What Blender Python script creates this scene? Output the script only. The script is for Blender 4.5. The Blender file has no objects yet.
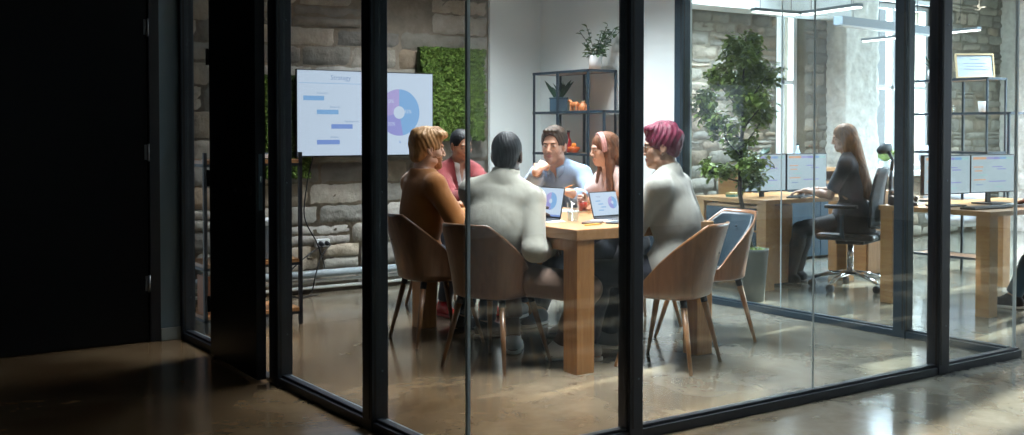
import bpy, bmesh, math, random
import numpy as np
from mathutils import Vector, Matrix, noise
random.seed(7)
rng = np.random.default_rng(11)
PI = math.pi
SC = bpy.context.scene
COL = SC.collection

# ------------------------------------------------------------------ materials
_m = {}
def mat(name, col, rough=.6, metal=0., var=0., vscale=8., bump=0., bscale=40., coat=0., spec=.5, stretch=None, col2=None, emis=None, estr=0., sheen=0.):
    if name in _m: return _m[name]
    m = bpy.data.materials.new(name); m.use_nodes = True
    nt = m.node_tree; N = nt.nodes; L = nt.links
    b = N['Principled BSDF']
    c = tuple(col) + (1,)
    b.inputs['Base Color'].default_value = c
    b.inputs['Roughness'].default_value = rough
    b.inputs['Metallic'].default_value = metal
    b.inputs['Coat Weight'].default_value = coat
    b.inputs['Specular IOR Level'].default_value = spec
    if sheen: b.inputs['Sheen Weight'].default_value = sheen
    if emis:
        b.inputs['Emission Color'].default_value = tuple(emis) + (1,); b.inputs['Emission Strength'].default_value = estr
    if var or bump or col2:
        tc = N.new('ShaderNodeTexCoord'); mp = N.new('ShaderNodeMapping')
        L.new(tc.outputs['Object'], mp.inputs['Vector'])
        if stretch: mp.inputs['Scale'].default_value = stretch
    if var or col2:
        n = N.new('ShaderNodeTexNoise'); n.inputs['Scale'].default_value = vscale; n.inputs['Detail'].default_value = 6
        L.new(mp.outputs[0], n.inputs['Vector'])
        r = N.new('ShaderNodeValToRGB')
        r.color_ramp.elements[0].position = .3; r.color_ramp.elements[1].position = .7
        c2 = tuple(col2) if col2 else tuple(min(1, x*(1+var)) for x in col)
        c1 = tuple(col) if col2 else tuple(x*(1-var) for x in col)
        r.color_ramp.elements[0].color = c1 + (1,); r.color_ramp.elements[1].color = c2 + (1,)
        L.new(n.outputs['Fac'], r.inputs[0]); L.new(r.outputs[0], b.inputs['Base Color'])
    if bump:
        n2 = N.new('ShaderNodeTexNoise'); n2.inputs['Scale'].default_value = bscale; n2.inputs['Detail'].default_value = 5
        L.new(mp.outputs[0], n2.inputs['Vector'])
        bp = N.new('ShaderNodeBump'); bp.inputs['Strength'].default_value = bump; bp.inputs['Distance'].default_value = .01
        L.new(n2.outputs['Fac'], bp.inputs['Height']); L.new(bp.outputs[0], b.inputs['Normal'])
    _m[name] = m
    return m

def wood(name, a, b_, rough=.38, axis='Z', sc=1., coat=.15):
    if name in _m: return _m[name]
    m = bpy.data.materials.new(name); m.use_nodes = True
    nt = m.node_tree; N = nt.nodes; L = nt.links; b = N['Principled BSDF']
    tc = N.new('ShaderNodeTexCoord'); mp = N.new('ShaderNodeMapping')
    s = [14*sc, 14*sc, 14*sc]; s['XYZ'.index(axis)] = 1.1*sc
    mp.inputs['Scale'].default_value = s
    L.new(tc.outputs['Object'], mp.inputs['Vector'])
    n = N.new('ShaderNodeTexNoise'); n.inputs['Scale'].default_value = 2.2; n.inputs['Detail'].default_value = 8; n.inputs['Distortion'].default_value = 1.2
    L.new(mp.outputs[0], n.inputs['Vector'])
    r = N.new('ShaderNodeValToRGB'); r.color_ramp.elements[0].position = .32; r.color_ramp.elements[1].position = .68
    r.color_ramp.elements[0].color = tuple(a)+(1,); r.color_ramp.elements[1].color = tuple(b_)+(1,)
    L.new(n.outputs['Fac'], r.inputs[0]); L.new(r.outputs[0], b.inputs['Base Color'])
    bp = N.new('ShaderNodeBump'); bp.inputs['Strength'].default_value = .15; bp.inputs['Distance'].default_value = .002
    L.new(n.outputs['Fac'], bp.inputs['Height']); L.new(bp.outputs[0], b.inputs['Normal'])
    b.inputs['Roughness'].default_value = rough; b.inputs['Coat Weight'].default_value = coat
    _m[name] = m
    return m

def glass_mat(name, tint=(.93,.96,.96), refl=1.0, ior=1.5):
    if name in _m: return _m[name]
    m = bpy.data.materials.new(name); m.use_nodes = True
    nt = m.node_tree; N = nt.nodes; L = nt.links
    N.remove(N['Principled BSDF'])
    t = N.new('ShaderNodeBsdfTransparent'); t.inputs[0].default_value = tint + (1,)
    g = N.new('ShaderNodeBsdfGlossy'); g.inputs['Roughness'].default_value = .0; g.inputs[0].default_value = (refl, refl, refl, 1)
    fr = N.new('ShaderNodeFresnel'); ge_ = N.new('ShaderNodeNewGeometry')      # a thin pane: the same index on its entry and exit face
    mr = N.new('ShaderNodeMapRange'); mr.inputs[3].default_value = ior; mr.inputs[4].default_value = 1/ior
    L.new(ge_.outputs['Backfacing'], mr.inputs[0]); L.new(mr.outputs[0], fr.inputs[0])
    mx = N.new('ShaderNodeMixShader')
    L.new(fr.outputs[0], mx.inputs[0]); L.new(t.outputs[0], mx.inputs[1]); L.new(g.outputs[0], mx.inputs[2])
    L.new(mx.outputs[0], N['Material Output'].inputs[0])
    _m[name] = m
    return m

def attr_mat(name, rough=.85, bump=.6, bscale=25., attr='tone', ns=9., mixc=(.60,.58,.55)):
    """stone: each block keeps its own colour (colour attribute) with procedural mottling"""
    if name in _m: return _m[name]
    m = bpy.data.materials.new(name); m.use_nodes = True
    nt = m.node_tree; N = nt.nodes; L = nt.links; b = N['Principled BSDF']
    a = N.new('ShaderNodeAttribute'); a.attribute_name = attr
    tc = N.new('ShaderNodeTexCoord')
    n = N.new('ShaderNodeTexNoise'); n.inputs['Scale'].default_value = ns; n.inputs['Detail'].default_value = 8; n.inputs['Roughness'].default_value = .65
    L.new(tc.outputs['Object'], n.inputs['Vector'])
    r = N.new('ShaderNodeValToRGB'); r.color_ramp.elements[0].position = .35; r.color_ramp.elements[1].position = .72
    r.color_ramp.elements[0].color = mixc + (1,); r.color_ramp.elements[1].color = (1.0,1.0,1.0,1)
    L.new(n.outputs['Fac'], r.inputs[0])
    mx = N.new('ShaderNodeMix'); mx.data_type = 'RGBA'; mx.blend_type = 'MULTIPLY'; mx.inputs[0].default_value = .8
    L.new(a.outputs['Color'], mx.inputs[6]); L.new(r.outputs[0], mx.inputs[7]); L.new(mx.outputs[2], b.inputs['Base Color'])
    n2 = N.new('ShaderNodeTexNoise'); n2.inputs['Scale'].default_value = bscale; n2.inputs['Detail'].default_value = 8
    L.new(tc.outputs['Object'], n2.inputs['Vector'])
    bp = N.new('ShaderNodeBump'); bp.inputs['Strength'].default_value = bump; bp.inputs['Distance'].default_value = .02
    L.new(n2.outputs['Fac'], bp.inputs['Height']); L.new(bp.outputs[0], b.inputs['Normal'])
    b.inputs['Roughness'].default_value = rough
    _m[name] = m
    return m

# ------------------------------------------------------------------ object helpers
def link(o, parent=None):
    COL.objects.link(o)
    if parent is not None: o.parent = parent
    return o
def obj(name, bm, m, parent=None, loc=None, smooth=False, bevel=0., rot=None):
    me = bpy.data.meshes.new(name)
    bmesh.ops.recalc_face_normals(bm, faces=bm.faces)
    bm.to_mesh(me); bm.free()
    for p in me.polygons: p.use_smooth = smooth
    for mm in (m if isinstance(m, (list, tuple)) else [m]): me.materials.append(mm)
    o = bpy.data.objects.new(name, me); link(o, parent)
    if loc: o.location = loc
    if rot: o.rotation_euler = rot
    if bevel:
        md = o.modifiers.new('bevel', 'BEVEL'); md.width = bevel; md.segments = 2; md.limit_method = 'ANGLE'
    return o
def tag(o, label, cat, group=None, kind=None):
    o['label'] = label; o['category'] = cat
    if group: o['group'] = group
    if kind: o['kind'] = kind
    return o
def thing(name, label, cat, loc=(0,0,0), rz=0., group=None, kind=None):
    o = bpy.data.objects.new(name, None); o.empty_display_size = .1
    o.location = loc; o.rotation_euler = (0,0,rz); link(o)
    return tag(o, label, cat, group, kind)
def struct(name, o=None, loc=(0,0,0), label=None, cat=None):
    if o is None:
        o = bpy.data.objects.new(name, None); o.location = loc; link(o)
    o['kind'] = 'structure'
    if label: o['label'] = label
    if cat: o['category'] = cat
    return o
def copy_tree(o, parent=None):
    c = o.copy(); COL.objects.link(c); c.parent = parent
    for ch in [x for x in bpy.data.objects if x.parent == o]: copy_tree(ch, c)
    return c

def box(bm, x0, x1, y0, y1, z0, z1, M=None):
    vs = [bm.verts.new(Vector(p) if M is None else M @ Vector(p)) for p in
          ((x0,y0,z0),(x1,y0,z0),(x1,y1,z0),(x0,y1,z0),(x0,y0,z1),(x1,y0,z1),(x1,y1,z1),(x0,y1,z1))]
    for f in ((3,2,1,0),(4,5,6,7),(0,1,5,4),(1,2,6,5),(2,3,7,6),(3,0,4,7)): bm.faces.new([vs[i] for i in f])
    return bm
def B(*a, M=None): return box(bmesh.new(), *a, M=M)
def tube(bm, pts, rs, n=12, cap=True):
    pts = [Vector(p) for p in pts]
    if not isinstance(rs, (list, tuple)): rs = [rs]*len(pts)
    rings = []; prev = None
    for i, p in enumerate(pts):
        d = (pts[min(i+1, len(pts)-1)] - pts[max(i-1, 0)]).normalized()
        if prev is None:
            u = d.cross(Vector((0,0,1)))
            if u.length < .1: u = d.cross(Vector((1,0,0)))
            u.normalize()
        else:
            u = (prev - d*prev.dot(d)).normalized()
        prev = u; w = d.cross(u)
        rings.append([bm.verts.new(p + (u*math.cos(2*PI*k/n) + w*math.sin(2*PI*k/n))*rs[i]) for k in range(n)])
    for a, b in zip(rings, rings[1:]):
        for k in range(n): bm.faces.new((a[k], a[(k+1)%n], b[(k+1)%n], b[k]))
    if cap:
        bm.faces.new(rings[0][::-1]); bm.faces.new(rings[-1])
    return bm
def T(pts, rs, n=12): return tube(bmesh.new(), pts, rs, n)
def lathe(bm, prof, n=28, c=(0,0,0)):
    """prof: list of (r,z); r==0 closes"""
    rings = []
    for r, z in prof:
        if r < 1e-6: rings.append([bm.verts.new((c[0], c[1], c[2]+z))])
        else: rings.append([bm.verts.new((c[0]+r*math.cos(2*PI*k/n), c[1]+r*math.sin(2*PI*k/n), c[2]+z)) for k in range(n)])
    for a, b in zip(rings, rings[1:]):
        for k in range(n):
            k2 = (k+1)%n
            if len(a) == 1 and len(b) == 1: continue
            if len(a) == 1: bm.faces.new((a[0], b[k], b[k2]))
            elif len(b) == 1: bm.faces.new((a[k], a[k2], b[0]))
            else: bm.faces.new((a[k], a[k2], b[k2], b[k]))
    return bm
def LT(prof, n=28, c=(0,0,0)): return lathe(bmesh.new(), prof, n, c)
def disc(bm, cx, cz, r, a0, a1, y, n=40, r0=0.):
    """flat sector (a graphic on a screen) in the XZ plane"""
    out = [bm.verts.new((cx+r*math.cos(a0+(a1-a0)*k/n), y, cz+r*math.sin(a0+(a1-a0)*k/n))) for k in range(n+1)]
    inn = [bm.verts.new((cx+r0*math.cos(a0+(a1-a0)*k/n), y, cz+r0*math.sin(a0+(a1-a0)*k/n))) for k in range(n+1)]
    for k in range(n): bm.faces.new((out[k], out[k+1], inn[k+1], inn[k]))
    return bm

def mesh_np(name, V, Q, mats, parent=None, loc=(0,0,0), smooth=True, midx=None):
    me = bpy.data.meshes.new(name)
    V = np.asarray(V, np.float32); Q = np.asarray(Q, np.int32); k = Q.shape[1]
    me.vertices.add(len(V)); me.vertices.foreach_set('co', V.ravel())
    me.loops.add(Q.size); me.loops.foreach_set('vertex_index', Q.ravel())
    me.polygons.add(len(Q)); me.polygons.foreach_set('loop_start', np.arange(0, Q.size, k, dtype=np.int32))
    me.polygons.foreach_set('loop_total', np.full(len(Q), k, np.int32))
    me.update(calc_edges=True); me.validate()
    me.polygons.foreach_set('use_smooth', np.full(len(me.polygons), smooth))
    for mm in (mats if isinstance(mats, (list, tuple)) else [mats]): me.materials.append(mm)
    if midx is not None and len(midx) == len(me.polygons): me.polygons.foreach_set('material_index', midx.astype(np.int32))
    o = bpy.data.objects.new(name, me); link(o, parent); o.location = loc
    return o

# ------------------------------------------------------------------ signed-distance sculpting (surface nets)
def grid_axis(lo, hi, h, fine=(), hf=.0035):
    a = [lo]
    while a[-1] < hi:
        x = a[-1]; st = h
        for f0, f1 in fine:
            if f0 - .02 <= x <= f1: st = hf
        a.append(x + st)
    return np.array(a, np.float32)
class SDF:
    def __init__(s, lo, hi, h, fine=None, hf=.0035):
        fine = fine or []
        s.ax = [grid_axis(lo[i], hi[i], h, [(f[0][i], f[1][i]) for f in fine], hf) for i in range(3)]
        s.F = np.full([len(a) for a in s.ax], 1., np.float32)
    def _win(s, lo, hi):
        sl = []
        for i in range(3):
            a = int(np.searchsorted(s.ax[i], lo[i])); b = int(np.searchsorted(s.ax[i], hi[i]))
            a = max(0, a-1); b = min(len(s.ax[i]), b+1)
            if b <= a: return None
            sl.append(slice(a, b))
        return tuple(sl)
    def _pts(s, sl):
        return s.ax[0][sl[0]][:,None,None], s.ax[1][sl[1]][None,:,None], s.ax[2][sl[2]][None,None,:]
    def _mix(s, sl, d, k, op):
        F = s.F[sl]
        if op == 'add':
            if k <= 0: s.F[sl] = np.minimum(F, d)
            else:
                h = np.clip(.5 + .5*(F-d)/k, 0, 1); s.F[sl] = F*(1-h) + d*h - k*h*(1-h)
        elif op == 'sub':
            if k <= 0: s.F[sl] = np.maximum(F, -d)
            else:
                h = np.clip(.5 - .5*(F+d)/k, 0, 1); s.F[sl] = F*(1-h) - d*h + k*h*(1-h)
    def cone(s, a, b, ra, rb, k=.02, op='add', flat=None):
        a = np.array(a, np.float32); b = np.array(b, np.float32); r = max(ra, rb) + k + .02
        if flat is not None: r = r*1.9
        sl = s._win(np.minimum(a,b)-r, np.maximum(a,b)+r)
        if sl is None: return
        X, Y, Z = s._pts(sl); ba = b-a; L2 = float(ba@ba) + 1e-9
        px, py, pz = X-a[0], Y-a[1], Z-a[2]
        t = np.clip((px*ba[0]+py*ba[1]+pz*ba[2])/L2, 0, 1)
        qx, qy, qz = px-ba[0]*t, py-ba[1]*t, pz-ba[2]*t
        if flat is not None:      # (axis, factor): stretch the section along an axis
            n, f = flat; n = np.array(n, np.float32); dn = (qx*n[0]+qy*n[1]+qz*n[2]); g = (1/f - 1)
            qx, qy, qz = qx+n[0]*dn*g, qy+n[1]*dn*g, qz+n[2]*dn*g
        d = np.sqrt(qx*qx+qy*qy+qz*qz) - (ra + (rb-ra)*t)
        s._mix(sl, d.astype(np.float32), k, op)
    def ell(s, c, r, R=None, k=.02, op='add'):
        c = np.array(c, np.float32); r = np.array(r, np.float32); m = float(r.max()) + k + .02
        sl = s._win(c-m, c+m)
        if sl is None: return
        X, Y, Z = s._pts(sl); px, py, pz = X-c[0], Y-c[1], Z-c[2]
        if R is None: u, v, w = px+0*py+0*pz, py+0*px+0*pz, pz+0*px+0*py
        else:   # columns of R = local axes in world
            u = px*R[0][0]+py*R[1][0]+pz*R[2][0]; v = px*R[0][1]+py*R[1][1]+pz*R[2][1]; w = px*R[0][2]+py*R[1][2]+pz*R[2][2]
        k0 = np.sqrt((u/r[0])**2+(v/r[1])**2+(w/r[2])**2)
        k1 = np.sqrt((u/r[0]**2)**2+(v/r[1]**2)**2+(w/r[2]**2)**2) + 1e-6
        s._mix(sl, (k0*(k0-1)/k1).astype(np.float32), k, op)
    def cutplane(s, p, n, lo=None, hi=None, k=.004):
        """remove the side the normal points to (optionally only inside a box)"""
        p = np.array(p, np.float32); n = np.array(n, np.float32); n = n/np.linalg.norm(n)
        sl = s._win(lo if lo is not None else [a[0] for a in s.ax], hi if hi is not None else [a[-1] for a in s.ax])
        if sl is None: return
        X, Y, Z = s._pts(sl)
        d = (X-p[0])*n[0]+(Y-p[1])*n[1]+(Z-p[2])*n[2]
        s.F[sl] = np.maximum(s.F[sl], d)
    def mesh(s):
        F = s.F; F = np.where(F == 0, 1e-7, F)
        F[0]=1; F[-1]=1; F[:,0]=1; F[:,-1]=1; F[:,:,0]=1; F[:,:,-1]=1
        I = F < 0; n = I[:-1,:-1,:-1].astype(np.int8)
        cor = [(i,j,k) for i in (0,1) for j in (0,1) for k in (0,1)]
        sh = [x-1 for x in F.shape]
        n = np.zeros(sh, np.int8)
        for i,j,k in cor: n += I[i:i+sh[0], j:j+sh[1], k:k+sh[2]]
        act = (n > 0) & (n < 8)
        ci, cj, ck = np.nonzero(act)
        idx = np.full(sh, -1, np.int32); idx[ci,cj,ck] = np.arange(len(ci))
        P = np.zeros((len(ci),3), np.float32); W = np.zeros(len(ci), np.float32)
        val = {c: F[ci+c[0], cj+c[1], ck+c[2]] for c in cor}
        for c in cor:
            for a in range(3):
                if c[a]: continue
                e = list(c); e[a] = 1; e = tuple(e)
                f0, f1 = val[c], val[e]; m = (f0 < 0) != (f1 < 0)
                if not m.any(): continue
                t = f0[m]/(f0[m]-f1[m])
                q = [s.ax[x][(ci,cj,ck)[x][m]+c[x]] for x in range(3)]
                q[a] = q[a] + t*(s.ax[a][(ci,cj,ck)[a][m]+1]-s.ax[a][(ci,cj,ck)[a][m]])
                P[m] += np.stack(q,1); W[m] += 1
        P /= W[:,None]
        quads = []
        for a in range(3):
            b, c = (a+1)%3, (a+2)%3
            S0 = [slice(0,None)]*3; S1 = [slice(0,None)]*3
            S0[a] = slice(0,-1); S1[a] = slice(1,None)
            x = I[tuple(S0)] != I[tuple(S1)]
            g = np.array(np.nonzero(x)).T
            g = g[(g[:,b]>0)&(g[:,c]>0)&(g[:,b]<F.shape[b]-1)&(g[:,c]<F.shape[c]-1)]
            if not len(g): continue
            ins = I[g[:,0],g[:,1],g[:,2]]
            def cell(db, dc):
                q = g.copy(); q[:,b]+=db; q[:,c]+=dc
                return idx[q[:,0],q[:,1],q[:,2]]
            Q = np.stack([cell(-1,-1), cell(0,-1), cell(0,0), cell(-1,0)],1)
            Q[~ins] = Q[~ins][:,::-1]
            quads.append(Q)
        return P, np.concatenate(quads)
def smooth_mesh(V, Q, it=2, lam=.5):
    e = np.concatenate([Q[:,[0,1]], Q[:,[1,2]], Q[:,[2,3]], Q[:,[3,0]]])
    for _ in range(it):
        A = np.zeros_like(V); W = np.zeros(len(V), np.float32)
        np.add.at(A, e[:,0], V[e[:,1]]); np.add.at(W, e[:,0], 1); np.add.at(A, e[:,1], V[e[:,0]]); np.add.at(W, e[:,1], 1)
        V = V + lam*(A/np.maximum(W,1)[:,None]-V)
    return V
def normals(V, Q):
    n = np.cross(V[Q[:,2]]-V[Q[:,0]], V[Q[:,3]]-V[Q[:,1]])
    N = np.zeros_like(V)
    for i in range(4): np.add.at(N, Q[:,i], n)
    return N/(np.linalg.norm(N,axis=1,keepdims=True)+1e-9)
def fold_noise(V, seed, f=18., aniso=(1,1,.6)):
    r = np.random.default_rng(seed); out = np.zeros(len(V)); A = np.array(aniso)
    W = V + .03*np.sin(V[:,[1,2,0]]*11+seed)
    for i in range(7):
        w = r.normal(size=3)*A; w = w/np.linalg.norm(w)*f*(.6+1.1*r.random())
        out += np.abs(np.sin(W@w + r.random()*6))**.7 if i % 2 else np.sin(W@w + r.random()*6)
    return out/4.
# ------------------------------------------------------------------ people
def nrm(v): v = np.array(v, float); return v/(np.linalg.norm(v)+1e-12)
def ik(S, Tt, l1, l2, hint):
    S = np.array(S, float); Tt = np.array(Tt, float); d = Tt-S; D = np.linalg.norm(d)
    D2 = min(D, (l1+l2)*.995); u = d/D; a = (l1*l1-l2*l2+D2*D2)/(2*D2); h = math.sqrt(max(0, l1*l1-a*a))
    hv = np.array(hint, float); hv = nrm(hv-u*(hv@u))
    return S+u*a+hv*h, S+u*D2
def rot_axes(fwd, up):
    f = nrm(fwd); u = np.array(up, float); u = nrm(u-f*(u@f)); r = np.cross(f, u)
    return np.stack([r, f, u], 1)      # columns right, forward, up

class Skel: pass
def skeleton(pel, face, lean=12, chest_yaw=0, side=0, s=1., female=False, head=None, hpitch=0, hroll=0, neckf=.02,
             hands=None, elbows=None, feet=None, knees=None, spine=.50, head_face=None):
    J = Skel(); J.s = s; J.female = female
    up = np.array([0,0,1.])
    f = nrm([math.cos(math.radians(face)), math.sin(math.radians(face)), 0]); r = np.cross(f, up)
    J.f, J.r = f, r
    J.P = np.array(pel, float)
    sd = nrm(up*math.cos(math.radians(lean)) + f*math.sin(math.radians(lean)) + r*math.sin(math.radians(side)))
    a = math.radians(face+chest_yaw); cf = nrm([math.cos(a), math.sin(a), 0])
    J.sd = sd
    J.mid = J.P + (up*.7+sd*.3)*.2*s - f*.01
    J.N = J.P + sd*spine*s
    C = rot_axes(cf, sd); C[:,2] = sd; C[:,1] = nrm(cf - sd*(cf@sd)); C[:,0] = np.cross(C[:,1], sd); J.C = C
    hw = (.142 if female else .165)*s
    J.sh = {'L': J.N - sd*.055*s - C[:,0]*hw, 'R': J.N - sd*.055*s + C[:,0]*hw}
    hf = head_face if head_face is not None else face
    b = math.radians(hf); hfv = np.array([math.cos(b), math.sin(b), 0]); p = math.radians(hpitch)
    hfv = hfv*math.cos(p) + up*math.sin(p)
    H = rot_axes(hfv, up+C[:,0]*math.sin(math.radians(hroll))*1.0); J.H = H
    J.hc = J.N + sd*.075*s + up*.085*s + cf*neckf*s + (H[:,1]*.012*s)
    l1, l2 = .285*s, .25*s
    J.el, J.wr = {}, {}
    hands = hands or {}; elbows = elbows or {}
    for k, sg in (('L',-1),('R',1)):
        t = hands.get(k, J.P + f*.32 + r*sg*.12 + up*.1)
        h = elbows.get(k, -up + r*sg*.5 - f*.3)
        J.el[k], J.wr[k] = ik(J.sh[k], t, l1, l2, h)
    t1, t2 = .42*s, .40*s
    J.hip, J.kn, J.an = {}, {}, {}
    feet = feet or {}; knees = knees or {}
    for k, sg in (('L',-1),('R',1)):
        J.hip[k] = J.P + r*sg*.085*s - up*.02
        ft = np.array(feet.get(k, tuple((J.P+f*.42+r*sg*.12)[:2])), float)
        t = np.array([ft[0], ft[1], .085])
        J.kn[k], J.an[k] = ik(J.hip[k], t, t1, t2, knees.get(k, up+f*.6))
    J.toe = {}
    return J

def torso(S, J, e=0., k=.05, hem=0.):
    s = J.s; C = J.C; sd = J.sd; fem = J.female
    S.ell(J.P, ((.165 if fem else .16)*s+e, .115*s+e, .115*s+e), rot_axes(J.f, [0,0,1]), k)
    S.ell(J.mid, ((.115 if fem else .132)*s+e, (.088 if fem else .10)*s+e, .15*s+e), rot_axes(J.f, sd), k)
    ch = J.N - sd*.19*s
    S.ell(ch, ((.128 if fem else .15)*s+e, (.095 if fem else .108)*s+e, .17*s+e), C, k)
    if fem:
        for g in (-1,1): S.ell(ch + C[:,1]*.075*s + C[:,0]*g*.06*s - sd*.01, (.05+e, .045+e, .052+e), C, .03)
    S.cone(J.sh['L'], J.sh['R'], .045*s+e, .045*s+e, k)
    S.ell(J.N - sd*.075*s - C[:,1]*.012, ((.13 if fem else .155)*s+e, .062*s+e, .07*s+e), C, .04)
    for g in 'LR':
        S.cone(J.N + sd*.02*s - C[:,1]*.012, J.N*.35+J.sh[g]*.65 + sd*.022*s, .045*s+e*.8, .036*s+e*.8, .03)
def arm(S, J, g, e=0., upto=1., k=.025, start=0.):
    s = J.s; fm = .85 if J.female else 1.
    S.cone(J.sh[g], J.el[g], .047*s*fm+e, .037*s*fm+e, k)
    if upto > .5:
        w = J.el[g] + (J.wr[g]-J.el[g])*min(1, (upto-.5)*2)
        r2 = (.036+(.025-.036)*min(1,(upto-.5)*2))*s*fm
        m = J.el[g]*.65+w*.35
        S.cone(J.el[g], m, .037*s*fm+e, .036*s*fm+e, k); S.cone(m, w, .036*s*fm+e, r2+e, k)
def leg(S, J, g, e=0., upto=1., k=.03):
    s = J.s
    S.cone(J.hip[g], J.kn[g], .083*s+e, .056*s+e, k)
    a = J.kn[g] + (J.an[g]-J.kn[g])*upto
    m = J.kn[g]*.65+a*.35
    S.cone(J.kn[g], m, .056*s+e, .052*s+e, k); S.cone(m, a, .052*s+e, .036*s+e*1.2, k)
def hand(S, W, f, n, sg, c=(.35,.5,.3), s=1., thumb=.6, spread=.1):
    """W wrist, f finger direction, n palm normal, sg=+1 thumb on side f x n"""
    W = np.array(W, float); f = nrm(f); n = np.array(n, float); n = nrm(n-f*(n@f)); sd = np.cross(f, n)*sg
    S.cone(W - f*.03, W, .026*s, .024*s, .01)
    kn = []
    for j, (o, L) in enumerate(((.028,.086),(.010,.090),(-.009,.086),(-.027,.078))):
        K = W + f*L*s + sd*o*s; kn.append(K)
        S.cone(W + sd*o*.55*s + f*.012, K, .0145*s, .0105*s, .012)
    for j, (K, L) in enumerate(zip(kn, (.072,.080,.074,.058))):
        a = 0.; p = K; g = f + sd*spread*(1.2-.8*j); g = nrm(g)
        for q, (fr, rr) in enumerate(((.45,.0092),(.32,.0082),(.23,.0072))):
            a += c[q]; d = g*math.cos(a) + n*math.sin(a); p2 = p + d*L*fr*s
            S.cone(p, p2, rr*s, (rr-.0008)*s, .002); p = p2
    b = W + f*.022*s + sd*.022*s
    d1 = nrm(f*.75 + sd*.65 + n*thumb*.6); p1 = b + d1*.042*s; d2 = nrm(f*.95 + sd*.15 + n*thumb); p2 = p1 + d2*.033*s; p3 = p2 + nrm(d2 + n*.25)*.026*s
    S.cone(b, p1, .015*s, .012*s, .008); S.cone(p1, p2, .0115*s, .0098*s, .003); S.cone(p2, p3, .0098*s, .0082*s, .003)
def head_sdf(S, J, beard=False):
    s = J.s*(.95 if J.female else 1.); H = J.H; c = J.hc
    def W(x,y,z): return c + H@np.array([x,y,z])*s
    def E(x,y,z,rx,ry,rz,k=.015,op='add',R=H): S.ell(W(x,y,z), (rx*s,ry*s,rz*s), R, k, op)
    fw = .93 if J.female else 1.
    E(0,-.014,.032, .075,.094,.084, .02)
    E(0,.022,-.035, .058*fw,.064,.082, .03)
    E(0,.062,-.092, .026*fw,.022,.02, .03)
    for g in (-1,1):
        E(g*.038,.052,-.028, .022,.02,.02, .02)
        E(g*.047*fw,.012,-.075, .016,.03,.016, .03)          # jaw corner
    E(0,.078,.022, .046,.012,.011, .012)
    for g in (-1,1): E(g*.031,.094,.001, .0155,.011,.010, .008,'sub')
    for g in (-1,1): E(g*.030,.0735,.001, .0135,.0125,.0125, .002)
    S.cone(W(0,.083,.012), W(0,.103,-.030), .0065*s, .0105*s, .010)
    for g in (-1,1): E(g*.0115,.092,-.036, .0078,.010,.0075, .005)
    E(0,.082,-.061, .024,.0115,.0062, .005); E(0,.080,-.0715, .020,.0115,.0068, .004)
    E(0,.0945,-.0665, .024,.006,.0016, .002,'sub')
    for g in (-1,1):
        E(g*.077,-.008,-.006, .0095,.019,.031, .004); E(g*.0845,-.003,-.004, .005,.010,.017, .004,'sub')
        S.cone(W(g*.072,-.002,-.03), W(g*.074,.002,-.034), .008*s, .008*s, .004)
    S.cone(J.N - J.sd*.03*J.s, W(0,-.022,-.055), (.05 if J.female else .058)*J.s, (.047 if J.female else .055)*J.s, .025)
def hlocal(J, V):
    s = J.s*(.95 if J.female else 1.)
    return ((V - J.hc)@J.H)/s

def bbox_of(J, pad=.16):
    P = [J.P, J.N, J.hc+np.array([0,0,.06])] + [d[k] for d in (J.sh, J.el, J.wr, J.kn, J.an) for k in 'LR']
    P = np.array(P); lo = P.min(0)-pad; hi = P.max(0)+pad; lo[2] = max(lo[2], -.01)
    return lo, hi

SKIN = {}
def skin_mats(key, col, lip):
    m = mat('skin_'+key, col, .48, var=.06, vscale=14, bump=.05, bscale=120)
    m.node_tree.nodes['Principled BSDF'].inputs['Subsurface Weight'].default_value = .08
    m.node_tree.nodes['Principled BSDF'].inputs['Subsurface Radius'].default_value = (.02,.008,.004)
    return [m, mat('lips_'+key, lip, .4), mat('eye_white', (.55,.53,.5), .2), mat('iris_dark', (.03,.018,.01), .15)]

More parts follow.
